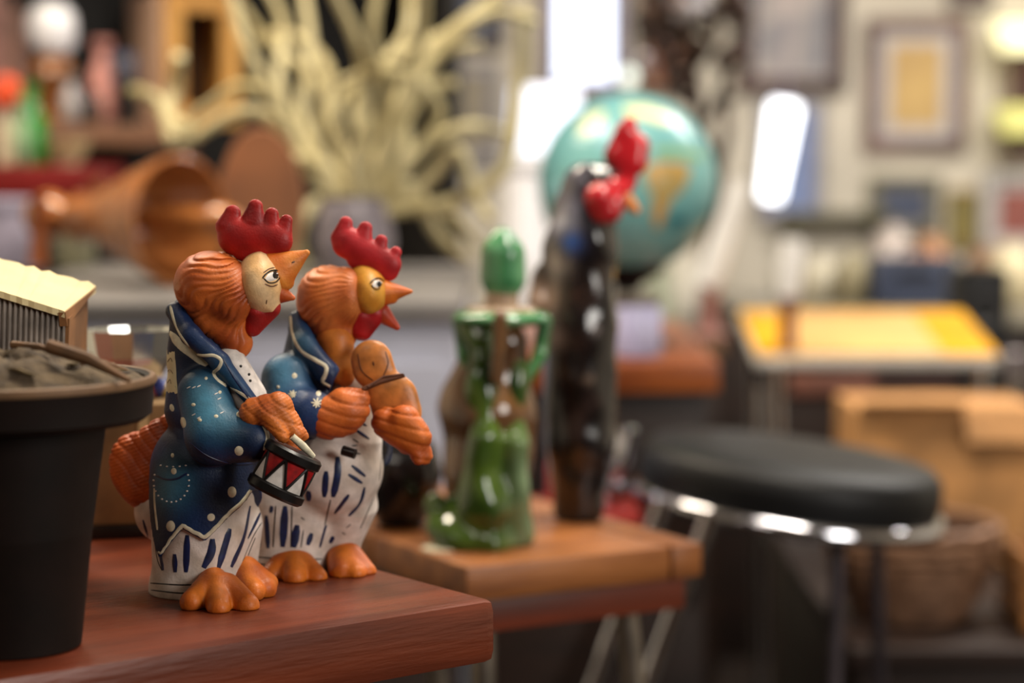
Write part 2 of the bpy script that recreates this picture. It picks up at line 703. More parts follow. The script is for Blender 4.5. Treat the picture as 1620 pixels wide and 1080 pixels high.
fa = feather(A.L(430, 420)[0], A.L(430, 420)[2], 27, 4.2)
A.part('head', [A.e((334, 450, 0), (58, 62, 53)), A.c((343, 480, 0), (374, 543, -8), 48, 25), A.e((368, 466, -12), (38, 52, 50)),
                A.c((330, 510, -20), (372, 540, -20), 20, 14)],
       M_clay, k=12, h=1.6, post=fa, color=feathercol(fa, ORANGE, ORANGE_D, 3.2))
A.part('face', [A.e((412, 448, -4), (36, 57, 46)), A.c((408, 478, -6), (400, 490, -8), 34, 20), A.c((414, 430, -4), (430, 430, -4), 32, 22)], M_clay, k=10, h=2.2,
       color=varc((240, 204, 156), (224, 176, 118), 0.05, 3))
A.part('wattle', [A.c((424, 486, -8), (402, 518, -12), 20, 13), A.c((402, 492, -18), (398, 520, -14), 18, 11)], M_clay, k=6, h=2.2,
       color=varc((168, 26, 22), (128, 14, 14), 0.06, 2))
A.part('beak', [A.c((440, 428, -4), (485, 400, -4), 33, 5.5), A.c((446, 428, -4), (456, 448, -4), 26, 9)], M_clay, k=5, h=1.8, ysc=1.25,
       color=varc((226, 140, 56), (206, 100, 30), 0.05, 5))
A.part('beak', [A.c((436, 462, -4), (463, 471, -4), 22, 4.5)], M_clay, k=4, h=1.8, color=varc((206, 100, 34), (180, 70, 24), 0.05, 5), key='beak2')
A.part('comb', [A.c((374, 374, 0), (436, 380, 0), 30, 27), A.c((388, 392, 0), (430, 394, 0), 22, 20),
                A.c((363, 358, 0), (368, 337, 0), 22, 13), A.c((400, 352, 0), (404, 327, 0), 21, 12),
                A.c((427, 360, 0), (430, 339, 0), 17, 11), A.c((447, 366, 0), (453, 349, 0), 16, 10)], M_clay, k=2.0, h=1.8, ysc=1.7,
       color=varc((176, 24, 20), (132, 12, 12), 0.045, 4))
ft = grooves(0.62, 0.78, 21, 2.2, 0.9, fine=0.8)
A.part('tail', [A.e((224, 742, 80), (50, 40, 62), 20), A.c((262, 700, 55), (236, 765, 70), 36, 44), A.c((236, 700, 60), (266, 668, 40), 26, 14)],
       M_clay, k=10, h=2.0, post=ft, color=feathercol(ft, (198, 92, 34), (140, 50, 16), 2.4))
for key, ops in (('foot1', [A.c((332, 932, -84), (303, 952, -140), 26, 18), A.c((345, 936, -92), (346, 962, -158), 28, 18), A.c((356, 934, -90), (390, 958, -138), 28, 20),
                            A.c((335, 918, -60), (345, 935, -95), 24, 26)]),
                 ('foot2', [A.c((388, 905, -6), (418, 930, -44), 26, 20), A.c((380, 908, 0), (402, 936, -70), 24, 17), A.c((395, 905, 10), (424, 922, -20), 20, 16)])):
    A.part('foot', ops, M_clay, k=6, h=2.0, key=key, color=varc((208, 112, 30), (176, 82, 18), 0.06, 6))
fh = grooves(0.55, 0.83, 20, 1.3, 0.8, fine=0.8)
A.part('wing_hand', [A.c((404, 654, -102), (440, 642, -108), 25, 22), A.c((438, 645, -112), (468, 686, -114), 19, 12), A.c((424, 655, -120), (448, 690, -128), 17, 10),
                     A.c((448, 640, -100), (480, 690, -100), 13, 8)], M_clay, k=5, h=1.8, post=fh, color=feathercol(fh, (212, 118, 48), (150, 62, 20), 1.5))
A.part('wing_hand', [A.c((430, 692, 10), (462, 704, -50), 22, 16)], M_clay, k=5, h=2.2, post=fh, color=varc((200, 104, 40), (160, 70, 24)), key='hand2')

# the drum
dc = A.L(450, 747, -118)
dax = Vector((0.44, 0.10, 0.89)).normalized()
Q = dax.to_track_quat('Z', 'Y').to_matrix().to_4x4()
DM = Matrix.Translation(Vector(dc) * A.s) @ Q @ Matrix.Scale(A.s, 4)
dr = MB().lathe([(39, -30), (40, -30), (40, 30), (39, 30)], 40, DM).build('drum', M_white, A.root)
MB().lathe([(36, -38), (42, -38), (46, -34), (46, -23), (42, -20), (38, -21)], 40, DM).build('hoop', M_black, dr)
MB().lathe([(38, 21), (42, 20), (46, 23), (46, 34), (42, 38), (36, 38)], 40, DM).build('hoop', M_black, dr)
MB().lathe([(0.1, 36), (37, 36), (37, 34), (0.1, 34)], 40, DM, cap=False).build('drum_skin', M_cream, dr)
NZ = 7
for i in range(NZ):
    a0 = 2 * math.pi * (i + 0.15) / NZ
    a1 = 2 * math.pi * (i + 1.15) / NZ
    tri = MB()
    vs = []
    k = 8
    for j in range(k + 1):
        t = j / k
        for q in (0, 1):
            tt = t
            a = a0 + (a1 - a0) * tt
            z = 22 if q == 0 else 22 - 44 * (1 - abs(2 * t - 1))
            vs.append(DM @ Vector((40.8 * math.cos(a), 40.8 * math.sin(a), z)))
    tri.add(vs, [(2 * j, 2 * j + 2, 2 * j + 3, 2 * j + 1) for j in range(k)])
    tri.build('red_panel', M_red, dr)
    for (z0, z1, b0, b1) in ((22, -22, a0, (a0 + a1) / 2), (-22, 22, (a0 + a1) / 2, a1)):
        MB().tube([DM @ Vector((41 * math.cos(b0 + (b1 - b0) * t / 6), 41 * math.sin(b0 + (b1 - b0) * t / 6), z0 + (z1 - z0) * t / 6)) for t in range(7)], 2.4 * A.s, 6).build('cord', M_black, dr)
MB().tube([A_ * A.s for A_ in map(Vector, (A.L(462, 690, -128), A.L(480, 706, -122), A.L(496, 722, -112)))], [5.5 * A.s, 6 * A.s, 4 * A.s], 10).build('drumstick', M_cream, A.root)

# painted lines, spots and patches
cb = A.bvh(['coat'])
tb = A.bvh(['trousers'])
coatA = [c for c in A.root.children if c.name.startswith('coat')][0]
trA = [c for c in A.root.children if c.name.startswith('trousers')][0]
hem = []
for x in range(250, 404, 5):
    for y in range(895, 760, -2):
        hc, ht_ = A.hit(cb, x, y), A.hit(tb, x, y)
        if hc[0] is not None and (ht_[0] is None or hc[3] < ht_[3]):
            hem.append((x, y - 4))
            break
for pts, wd in (([(268, 480), (280, 520), (302, 552), (318, 562), (338, 562), (350, 570), (346, 582), (338, 590), (346, 602), (366, 614), (384, 624), (400, 636)], 5),
                ([(265, 522), (285, 545), (308, 562), (328, 578)], 13),
                ([(386, 650), (404, 658), (418, 674), (424, 692), (418, 712)], 8),
                (hem, 6), ([(244, 772), (245, 800), (249, 838)], 5),
                ([(372, 552), (388, 572), (396, 592), (400, 616)], 3)):
    mb = MB()
    A.ribbon(mb, cb, pts, wd)
    if mb.v:
        mb.build('white_piping', M_cream, coatA)
for (x, y, rx, ry, dg) in ((272, 645, 4, 7, -15), (290, 668, 5, 10, -10), (380, 655, 7, 6, 0), (378, 713, 8, 9, 0), (275, 745, 5, 6, 0), (367, 778, 8, 10, 0),
                           (334, 818, 7, 7, 0), (270, 832, 8, 10, 0), (306, 640, 4, 3, 0), (348, 620, 3, 3, 0), (316, 664, 4, 3, 20), (342, 658, 4, 3, 0), (326, 598, 3, 3, 0), (273, 720, 3, 4, 0)):
    mb = MB()
    A.dot(mb, cb, x, y, rx, ry, dg)
    if mb.v:
        mb.build('painted_spot', M_cream, coatA)
mb = MB()
for i in range(15):                                       # pocket stitching
    a = math.radians(-20 + i * 220 / 14)
    A.dot(mb, cb, 271 + 28 * math.cos(a), 762 + 32 * math.sin(a), 2, 1.6)
for i in range(5):
    A.dot(mb, cb, 254 + i * 10, 736 + (i - 2) ** 2 * -0.5 + 2, 2, 1.4)
for (x, y) in ((300, 612), (308, 612), (316, 610), (343, 622), (348, 630), (308, 655), (316, 660), (352, 652)):
    A.ribbon(mb, cb, [(x - 4, y + 2), (x, y), (x + 4, y - 2)], 2)
tag(mb.build('stitching', M_white, coatA), kind='stuff')
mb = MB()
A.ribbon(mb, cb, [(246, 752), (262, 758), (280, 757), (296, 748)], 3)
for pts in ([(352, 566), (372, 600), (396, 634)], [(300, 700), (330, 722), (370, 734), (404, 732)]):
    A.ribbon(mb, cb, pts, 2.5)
mb.build('painted_shadow_line', M_navy, coatA)  # shadow painted as dark lines at pocket, lapel and sleeve
for pts, wd in (([(250, 848), (254, 880), (258, 902)], 6), ([(276, 876), (277, 905)], 8), ([(296, 846), (294, 905)], 8), ([(336, 852), (334, 874), (322, 898)], 10),
                ([(364, 836), (354, 870), (346, 898)], 9), ([(396, 800), (386, 850), (366, 897)], 8), ([(416, 800), (408, 820), (392, 852)], 5), ([(226, 822), (234, 850)], 5)):
    mb = MB()
    A.ribbon(mb, tb, pts, wd * 1.3, 0.6)
    if mb.v:
        mb.build('navy_stripe', M_navy, trA)
for pts in ([(238, 922), (290, 925), (340, 922), (384, 914)], [(239, 933), (290, 938), (340, 934), (388, 926)], [(430, 806), (404, 842), (382, 892)], [(240, 820), (248, 880), (256, 902)], [(404, 850), (392, 880), (388, 898)], [(386, 902), (396, 900)], [(390, 912), (402, 908)]):
    mb = MB()
    A.ribbon(mb, tb, pts, 2.2, 0.5)
    if mb.v:
        mb.build('dark_line', M_black, trA)
sb = A.bvh(['shirt', 'coat'])
for (x, y) in ((381, 579), (394, 592), (396, 602)):
    mb = MB()
    A.dot(mb, sb, x, y, 2.6)
    if mb.v:
        mb.build('shirt_button', M_black, A.root)
fb = A.bvh(['face', 'head'])
eye = MB()
A.patch(eye, fb, [(418, 440), (423, 433), (431, 429), (440, 430), (443, 436), (438, 443), (428, 446), (421, 444)], 0.9, 3)
eyo = eye.build('eye', M_white, A.root)
mb = MB()
A.dot(mb, fb, 435, 435.5, 6.5, 7.5, 0, 1.6)
A.ribbon(mb, fb, [(415, 440), (422, 432), (431, 427.5), (441, 429), (444, 436)], 2.2, 1.6)
A.ribbon(mb, fb, [(417, 440), (425, 447), (436, 446), (443, 438)], 2.0, 1.6)
mb.build('pupil', M_black, eyo)
mb = MB()
A.dot(mb, fb, 437, 433, 1.8, 1.8, 0, 2.6)
mb.build('eye_glint', M_white, eyo)
mb = MB()
A.ribbon(mb, fb, [(419, 449), (430, 453), (441, 449)], 2.0, 1.0)
A.ribbon(mb, fb, [(417, 431), (426, 425), (436, 423)], 1.6, 1.0)
A.ribbon(mb, fb, [(422, 474), (421, 482)], 1.6, 1.0)
mb.build('painted_eye_line', M_iris, eyo)
bb = A.bvh(['beak'])
mb = MB()
A.dot(mb, bb, 464, 414.5, 3.4, 1.3, -20)
mb.build('nostril', M_black, A.root)
mb = MB()
A.patch(mb, cb, [(263, 553), (277, 552), (279, 580), (281, 622), (262, 625), (261, 590)], 1.2, 3)
st = mb.build('price_sticker', mat('cream_paper', (214, 200, 160), 0.7, var=0.1), A.root)
mb = MB()
for pts in ([(266, 572), (271, 566), (274, 574)], [(265, 590), (270, 584), (275, 592)], [(266, 606), (270, 600), (272, 608)]):
    A.ribbon(mb, A.bvh(['coat']), pts, 1.0, 1.9, 2)
mb.build('pen_mark', M_iris, st)

# ================================================================== rooster with the violin
B = Fig('rooster_figurine', 505, 1.16, TA, 'clay rooster figurine in navy star coat and striped trousers playing a violin', 'figurine', 'musician rooster figurines')
B.part('trousers', [B.c((455, 880, 0), (462, 800, 10), 60, 78), B.c((455, 892, 0), (455, 908, 0), 62, 62),
                    B.c((533, 872, 30), (540, 800, 20), 32, 58), B.c((533, 880, 28), (533, 900, 28), 36, 37),
                    B.e((520, 740, 0), (86, 88, 80)), B.c((545, 690, -6), (556, 610, -6), 60, 34)],
       M_clay, k=12, h=2.3, color=varc((226, 214, 206), (200, 184, 172), 0.05, 2))
bx = B.L(505, 700, 20)
F2 = math.atan2(-0.88, 0.47)


def coatB_post(p, d):
    # open front: removed around the belly
    c = B.L(566, 690, -60)
    hole = sd_ell(p, c, (62, 150, 150), roty(-12))
    d = np.maximum(d, -hole)
    th = np.degrees(np.arctan2(p[..., 1] - bx[1], p[..., 0] - bx[0]) - F2)
    th = np.abs((th + 180) % 360 - 180)
    hz = np.interp(th, [0, 40, 75, 110, 180], [B.L(505, 720)[2], B.L(505, 745)[2], B.L(505, 790)[2], B.L(505, 810)[2], B.L(505, 800)[2]])
    return np.maximum(d, (hz - p[..., 2]) * 0.8)


def coat_col_B(V):
    base = mixc((26, 56, 104), (12, 30, 66), 0.5 + 0.5 * np.sin(V[:, 0] * 0.05 + V[:, 2] * 0.04 + 1))
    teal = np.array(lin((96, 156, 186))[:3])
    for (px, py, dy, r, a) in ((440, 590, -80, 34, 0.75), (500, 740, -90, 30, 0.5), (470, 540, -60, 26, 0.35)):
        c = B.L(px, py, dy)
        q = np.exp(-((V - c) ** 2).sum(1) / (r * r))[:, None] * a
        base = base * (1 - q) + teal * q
    return base


B.part('coat', [B.c((490, 520, 14), (500, 590, 10), 34, 62), B.e((500, 660, 20), (82, 84, 110)), B.e((505, 740, 16), (96, 92, 80)),
                B.c((560, 600, 50), (600, 680, 40), 44, 30), B.c((600, 690, 20), (600, 720, 20), 24, 20),
                B.c((456, 600, -40), (462, 648, -66), 42, 42), B.c((462, 648, -66), (496, 655, -104), 42, 36),
                B.c((470, 505, -10), (482, 545, -44), 14, 17), B.c((482, 545, -44), (518, 590, -62), 17, 18), B.c((518, 590, -62), (532, 618, -66), 16, 10),
                ], M_clay, k=9, h=2.3, post=coatB_post, color=coat_col_B)
fbn = feather(B.L(590, 445)[0], B.L(590, 445)[2], 26, 3.4)
B.part('head', [B.e((520, 470, 0), (50, 56, 50), -20), B.c((520, 490, 0), (532, 526, -4), 46, 34), B.e((552, 470, -6), (30, 48, 46))],
       M_clay, k=12, h=2.0, post=fbn, color=feathercol(fbn, (222, 132, 66), (166, 76, 28), 2.4))
B.part('neck', [B.c((530, 540, -18), (540, 585, -30), 30, 22), B.c((540, 585, -34), (548, 600, -34), 20, 12)], M_clay, k=8, h=2.4, color=varc((218, 140, 60), (196, 112, 40), 0.05))
B.part('face', [B.e((584, 462, -8), (29, 46, 37)), B.c((572, 440, -6), (566, 452, -6), 20, 22)], M_clay, k=10, h=2.3, color=varc((220, 158, 58), (200, 130, 40), 0.06, 2))
B.part('wattle', [B.c((590, 496, -10), (574, 524, -14), 20, 15), B.c((570, 500, -16), (566, 522, -14), 18, 14)], M_clay, k=6, h=2.3, color=varc((178, 24, 28), (140, 14, 18), 0.06, 2))
B.part('beak', [B.c((608, 462, -8), (650, 461, -8), 20, 3.5), B.c((608, 470, -8), (622, 474, -8), 14, 6)], M_clay, k=5, h=2.0, color=varc((226, 126, 44), (206, 96, 26), 0.05))
B.part('beak', [B.c((604, 496, -8), (628, 518, -8), 16, 5)], M_clay, k=4, h=2.0, color=varc((190, 70, 30), (160, 48, 22), 0.05), key='beak2')
B.part('comb', [B.c((550, 384, 0), (614, 418, 0), 25, 21), B.c((566, 408, 0), (614, 428, 0), 18, 17), B.c((541, 376, 0), (547, 353, 0), 18, 11), B.c((572, 380, 0), (578, 361, 0), 18, 11),
                B.c((598, 396, 0), (603, 381, 0), 15, 10), B.c((617, 411, 0), (626, 399, 0), 14, 9.5)], M_clay, k=2.0, h=1.9, ysc=1.6, color=varc((196, 40, 48), (150, 20, 26), 0.045, 4))
for key, ops in (('foot1', [B.c((452, 892, -50), (430, 910, -84), 24, 18), B.c((466, 895, -56), (466, 914, -104), 26, 18), B.c((476, 895, -50), (500, 914, -86), 24, 18)]),
                 ('foot2', [B.c((540, 885, -10), (540, 908, -60), 24, 19), B.c((552, 882, -10), (578, 906, -40), 24, 18), B.c((545, 885, -10), (562, 908, -62), 22, 17)])):
    B.part('foot', ops, M_clay, k=6, h=2.1, key=key, color=varc((214, 116, 32), (182, 86, 20), 0.06, 6))
fh2 = grooves(0.25, 0.97, 19, 1.9, 0.6, fine=0.25)
B.part('wing_hand', [B.c((520, 660, -108), (548, 650, -112), 34, 32), B.c((545, 632, -114), (572, 628, -116), 20, 13), B.c((548, 655, -114), (570, 648, -116), 20, 14), B.c((540, 672, -112), (552, 672, -112), 18, 14)],
       M_clay, k=8, h=2.0, post=fh2, color=feathercol(fh2, (210, 110, 46), (160, 66, 26), 1.6))
# violin: two bouts, waist, neck, bow, bridge
vq = B.L(600, 600, -70)
B.part('violin', [B.c((588, 570, -66), (590, 580, -66), 32, 32), B.c((592, 585, -68), (614, 618, -72), 27, 27), B.c((622, 630, -76), (628, 652, -78), 38, 38)],
       M_tan, k=10, h=2.2, ysc=2.3)
B.part('wing_hand', [B.c((612, 668, -90), (648, 690, -100), 24, 28), B.c((640, 665, -104), (662, 690, -110), 24, 20), B.c((660, 690, -104), (672, 722, -104), 18, 12), B.c((650, 700, -112), (662, 726, -116), 14, 9)],
       M_clay, k=6, h=2.0, post=fh2, color=feathercol(fh2, (218, 116, 44), (176, 78, 26), 1.6), key='hand2')
sv = B.s


def BL(px, py, dy):
    return Vector(B.L(px, py, dy)) * sv


MB().tube([BL(574, 616, -120), BL(600, 604, -112), BL(640, 594, -104)], [4 * sv, 4.5 * sv, 3 * sv], 8).build('bow', M_iris, B.root)
MB().tube([BL(582, 612, -122), BL(606, 596, -110), BL(638, 592, -106)], [2 * sv, 2 * sv, 2 * sv], 8).build('bow_hair', M_iris, B.root)
MB().tube([BL(542, 712, -98), BL(562, 718, -104)], 8 * sv, 10).build('black_peg', M_black, B.root)
cbB = B.bvh(['coat'])
tbB = B.bvh(['trousers'])
coB = [c for c in B.root.children if c.name.startswith('coat')][0]
trB = [c for c in B.root.children if c.name.startswith('trousers')][0]
viB = [c for c in B.root.children if c.name.startswith('violin')][0]
for pts, wd in (([(459, 500), (463, 530), (476, 555), (500, 570), (516, 580), (514, 594), (510, 604), (524, 612)], 6),
                ([(600, 790), (603, 740), (597, 735)], 5), ([(545, 640), (534, 690), (520, 735), (490, 780)], 4)):
    mb = MB()
    B.ribbon(mb, cbB, pts, wd)
    if mb.v:
        mb.build('white_piping', M_cream, coB)
for (x, y, r) in ((501, 638, 9), (463, 624, 7)):
    mb = MB()
    for k in range(4):
        a = math.radians(k * 45 + 10)
        B.ribbon(mb, cbB, [(x - r * math.cos(a), y - r * math.sin(a)), (x, y), (x + r * math.cos(a), y + r * math.sin(a))], 2.6, 0.9, 2)
    mb.build('painted_star', M_cream, coB)
for (x, y, r) in ((504, 622, 5), (466, 594, 5), (440, 612, 3), (498, 752, 5), (606, 715, 3), (486, 700, 4)):
    mb = MB()
    B.dot(mb, cbB, x, y, r)
    if mb.v:
        mb.build('painted_spot', M_cream, coB)
for pts, wd in (([(408, 840), (411, 865)], 5), ([(421, 815), (424, 867)], 7), ([(451, 800), (447, 865)], 10), ([(470, 830), (465, 866)], 10), ([(493, 843), (487, 862)], 9),
                ([(534, 722), (534, 750), (527, 786)], 9), ([(516, 745), (513, 786)], 8), ([(488, 776), (488, 792)], 9), ([(552, 782), (530, 812)], 6), ([(577, 770), (570, 795), (552, 816)], 6),
                ([(527, 848), (522, 860)], 8), ([(563, 680), (584, 694)], 4), ([(566, 666), (580, 673)], 3), ([(556, 736), (578, 753)], 5), ([(551, 750), (573, 764)], 5),
                ([(516, 830), (506, 866)], 5), ([(430, 800), (428, 812)], 7), ([(590, 640), (596, 655)], 4)):
    mb = MB()
    B.ribbon(mb, tbB, pts, wd * 1.25, 0.6)
    if mb.v:
        mb.build('navy_stripe', M_navy, trB)
for pts in ([(398, 880), (450, 884), (510, 884)], [(399, 890), (450, 896), (508, 894)], [(520, 882), (545, 878), (562, 870)], [(436, 800), (432, 865)], [(462, 800), (460, 866)], [(604, 722), (600, 760)],
            [(592, 786), (570, 836)], [(480, 838), (476, 866)], [(523, 790), (514, 830)], [(556, 705), (566, 704)], [(560, 716), (572, 718)], [(548, 835), (556, 828)], [(541, 842), (548, 846)],
            [(476, 818), (482, 822)], [(558, 694), (568, 700)]):
    mb = MB()
    B.ribbon(mb, tbB, pts, 2.2, 0.5)
    if mb.v:
        mb.build('dark_line', M_black, trB)
fbB = B.bvh(['face', 'head'])
eye = MB()
B.patch(eye, fbB, [(587, 449), (592, 443), (600, 442), (606, 446), (604, 453), (596, 456), (590, 454)], 0.9, 3)
eyB = eye.build('eye', M_white, B.root)
mb = MB()
B.dot(mb, fbB, 599, 449, 6, 6, 0, 1.6)
B.ribbon(mb, fbB, [(585, 449), (592, 441.5), (601, 440.5), (607, 445)], 2.4, 1.6)
B.ribbon(mb, fbB, [(587, 451), (594, 457.5), (603, 455)], 1.8, 1.6)
mb.build('pupil', M_black, eyB)
vb = B.bvh(['violin'])
mb = MB()
B.ribbon(mb, vb, [(566, 560), (572, 586), (590, 602)], 2.0, 0.8)
B.ribbon(mb, vb, [(610, 556), (614, 575), (606, 596)], 2.0, 0.8)
B.ribbon(mb, vb, [(590, 572), (592, 580)], 3.0, 0.8)
mb.build('carved_line', M_iris, viB)

# ------------------------------------------------------------------ room
M_wall = mat('cream_wall_plaster', (226, 217, 200), 0.8, var=0.12, scale=3, bump=0.1, bscale=80)
M_floor = mat('dark_floor_boards', (36, 25, 18), 0.5, var=0.4, scale=6, stretch=(6, 1, 1))


def slab(name, x0, x1, y0, y1, z0, z1, m):
    o = MB().box(x0, x1, y0, y1, z0, z1).build(name, m, None, False)
    return tag(o, kind='structure')


slab('floor', -2.6, 3.0, -1.6, 5.8, -0.1, 0, M_floor)
slab('ceiling', -2.6, 3.0, -1.6, 5.8, 2.6, 2.7, mat('white_ceiling', (220, 214, 204), 0.8, var=0.05))
slab('wall_left', -2.7, -2.6, -1.6, 5.8, 0, 2.6, M_wall)
slab('wall_right', 3.0, 3.1, -1.6, 5.8, 0, 2.6, M_wall)
slab('wall_back', -2.6, 3.0, 5.6, 5.8, 0, 2.6, M_wall)
slab('wall_front', -2.6, 3.0, -1.7, -1.6, 0, 2.6, mat('brown_panelled_wall', (96, 72, 52), 0.7))
WY = 5.6

M_glow = mat('bright_daylight_pane', (240, 245, 255), 0.3, emit=(225, 236, 255), estr=2.6)
M_lav = mat('lavender_window_frame', (150, 140, 170), 0.5)


def bars(x0, x1, z0, z1, y0, y1, wd):
    mb = MB()
    mb.box(x0, x1, y0, y1, z0, z0 + wd).box(x0, x1, y0, y1, z1 - wd, z1)
    mb.box(x0, x0 + wd, y0, y1, z0 + wd, z1 - wd).box(x1 - wd, x1, y0, y1, z0 + wd, z1 - wd)
    return mb


a, b = P(862, 146, WY), P(986, -130, WY)
wn = tag(bars(a.x, b.x, a.z, b.z, WY - 0.05, WY, 0.03).build('window_1', M_lav, None, False), kind='structure')
MB().box(a.x + 0.03, b.x - 0.03, WY - 0.03, WY - 0.015, a.z + 0.03, b.z - 0.03).build('window_pane', M_glow, wn, False)

# ------------------------------------------------------------------ pictures on the back wall
def picture(name, label, px0, py0, px1, py1, fw, fm, mw, mm, pm, y=WY, group='framed pictures on the back wall'):
    a, b = P(px0, py1, y), P(px1, py0, y)
    k = y / F
    c = Vector(((a.x + b.x) / 2, y - 0.001, a.z))
    r = empty(name, c, label, 'picture', group)
    hx, hz = (b.x - a.x) / 2, b.z - a.z
    f = bars(-hx, hx, 0, hz, -0.03, 0, fw * k)
    f.build('frame', fm, r, False)
    i = fw * k
    MB().box(-hx + i * 0.9, hx - i * 0.9, -0.016, -0.002, i * 0.9, hz - i * 0.9).build('mat_board', mm, r, False)
    j = (fw + mw) * k
    MB().box(-hx + j, hx - j, -0.019, -0.0155, j, hz - j).build('print', pm, r, False)
    return r


M_mauve = mat('mauve_wood_frame', (128, 98, 92), 0.5, scale=12)
M_matb = mat('white_mat_board', (206, 200, 198), 0.7, var=0.05)
M_brn = mat('dark_red_brown_frame', (74, 42, 36), 0.45, scale=12)
picture('framed_picture', 'mauve wood framed print with white mat and golden yellow picture', 1366, 30, 1530, 240, 20, M_mauve, 20, M_matb,
        mat('golden_print', (216, 182, 118), 0.6, scale=9, rgb2=(190, 156, 104)))
picture('framed_picture', 'large dark brown framed painting of pale blue and pink tones near the top', 1166, -120, 1340, 148, 24, M_brn, 4, M_matb,
        mat('pale_painting', (204, 190, 182), 0.5, scale=6, rgb2=(70, 88, 110)))
picture('framed_picture', 'small blue-grey picture under the golden print', 1372, 278, 1486, 370, 10, mat('olive_frame', (128, 122, 92), 0.5), 10,
        mat('grey_mat', (150, 146, 140), 0.7), mat('blue_grey_print', (84, 92, 116), 0.6, scale=6))
picture('framed_picture', 'white framed picture with red and dark patches at the right edge', 1548, 272, 1680, 400, 16, mat('white_frame', (212, 208, 204), 0.5), 12, M_matb,
        mat('red_print', (190, 110, 100), 0.6, scale=5, rgb2=(70, 50, 44)))
picture('framed_picture', 'dark brown picture with thin pale frame between the two yellow lamps', 1578, 66, 1690, 262, 10, mat('pale_frame', (176, 160, 140), 0.5), 3, M_brn,
        mat('dark_print', (84, 52, 42), 0.5, scale=5))
picture('framed_picture', 'pale blue picture beside the tilted white light tube', 1196, 156, 1304, 348, 8, mat('grey_frame', (176, 170, 168), 0.5), 10, mat('lilac_mat', (186, 184, 200), 0.6),
        mat('sky_blue_print', (140, 158, 206), 0.6, scale=4))
picture('framed_picture', 'grey picture behind the tips of the dry branches', 692, 96, 792, 262, 8, mat('grey_frame', (176, 170, 168), 0.5), 10, mat('lilac_mat', (186, 184, 200), 0.6),
        mat('grey_print', (168, 158, 140), 0.6, scale=4))
picture('framed_picture', 'upper blue and brown picture half hidden by the dry branches', 700, -60, 800, 78, 8, M_brn, 8, mat('grey_mat', (150, 146, 140), 0.7), mat('blue_grey_print', (84, 92, 116)))
picture('framed_picture', 'narrow brown framed picture behind the bronze candelabra', 1010, -60, 1090, 150, 10, M_brn, 6, mat('tan_mat', (176, 146, 112), 0.7), mat('rust_print', (150, 92, 66), 0.6, scale=5))
picture('framed_picture', 'thin dark frame at the top edge above the golden print', 1500, -70, 1570, 14, 8, M_brn, 6, M_matb, mat('dark_print', (84, 52, 42)))
picture('framed_picture', 'olive and gold framed card beside the small blue-grey picture', 1498, 300, 1544, 392, 6, mat('gold_frame', (170, 140, 70), 0.4, 0.4), 3, mat('tan_mat', (176, 146, 112), 0.7), mat('olive_print', (150, 140, 80), 0.6))

a, b = P(1232, 352, WY), P(1402, 334, WY)
ws = empty('wall_shelf', ((a.x + b.x) / 2, WY - 0.001, a.z), 'narrow olive wall shelf under the pale blue picture', 'shelf')
hx = (b.x - a.x) / 2
MB().box(-hx, hx, -0.09, 0, 0.008, b.z - a.z, 0.002).build('board', mat('olive_shelf_paint', (104, 100, 70), 0.5), ws)
for sx in (-hx * 0.8, hx * 0.8):
    MB().box(sx - 0.008, sx + 0.008, -0.07, 0, -0.05, 0.008, 0.002).build('bracket', MATS['olive_shelf_paint'], ws)
# the leaning light tube
a, b = P(1218, 318, 5.2), P(1243, 160, 5.2)
tl = empty('light_tube', b, 'bright white glowing light tube hanging tilted in front of the pictures', 'lamp')
dv = (a - b)
MB().tube([(0, 0, 0), dv * 0.05, dv * 0.95, dv], [0.028, 0.036, 0.026, 0.02], 16).build('glass_tube', mat('glowing_tube', (255, 255, 255), 0.3, emit=(250, 252, 255), estr=4.0), tl)
MB().tube([-dv * 0.02, dv * 0.015], 0.038, 16).build('end_cap', M_lav, tl)
MB().tube([dv * 0.99, dv * 1.02], 0.024, 16).build('end_cap', M_lav, tl)
MB().tube([(0, 0, 0), (0, 0, 2.59 - b.z)], 0.003, 6).build('cable', M_lav, tl)
# wall lamps on the right edge
M_shade = mat('glowing_yellow_shade', (255, 250, 200), 0.5, emit=(255, 246, 190), estr=1.7)
M_shade2 = mat('dim_yellow_shade', (240, 235, 150), 0.5, emit=(226, 220, 130), estr=0.8)
for (py, mm, lb) in ((58, M_shade, 'upper wall lamp at the right edge with bright yellow-white shade'), (190, M_shade2, 'lower wall lamp at the right edge with dim yellow shade')):
    c = P(1612, py, WY - 0.1)
    r = empty('wall_lamp', c, lb, 'lamp', 'wall lamps at the right edge')
    MB().lathe([(0.062, 0.035), (0.066, 0.03), (0.045, -0.035), (0.04, -0.037)], 24, None).build('lamp_shade', mm, r)
    MB().tube([(0, 0, -0.02), (0, 0.05, -0.06), (0, 0.1, -0.06)], 0.008, 8).build('arm', M_steel, r)

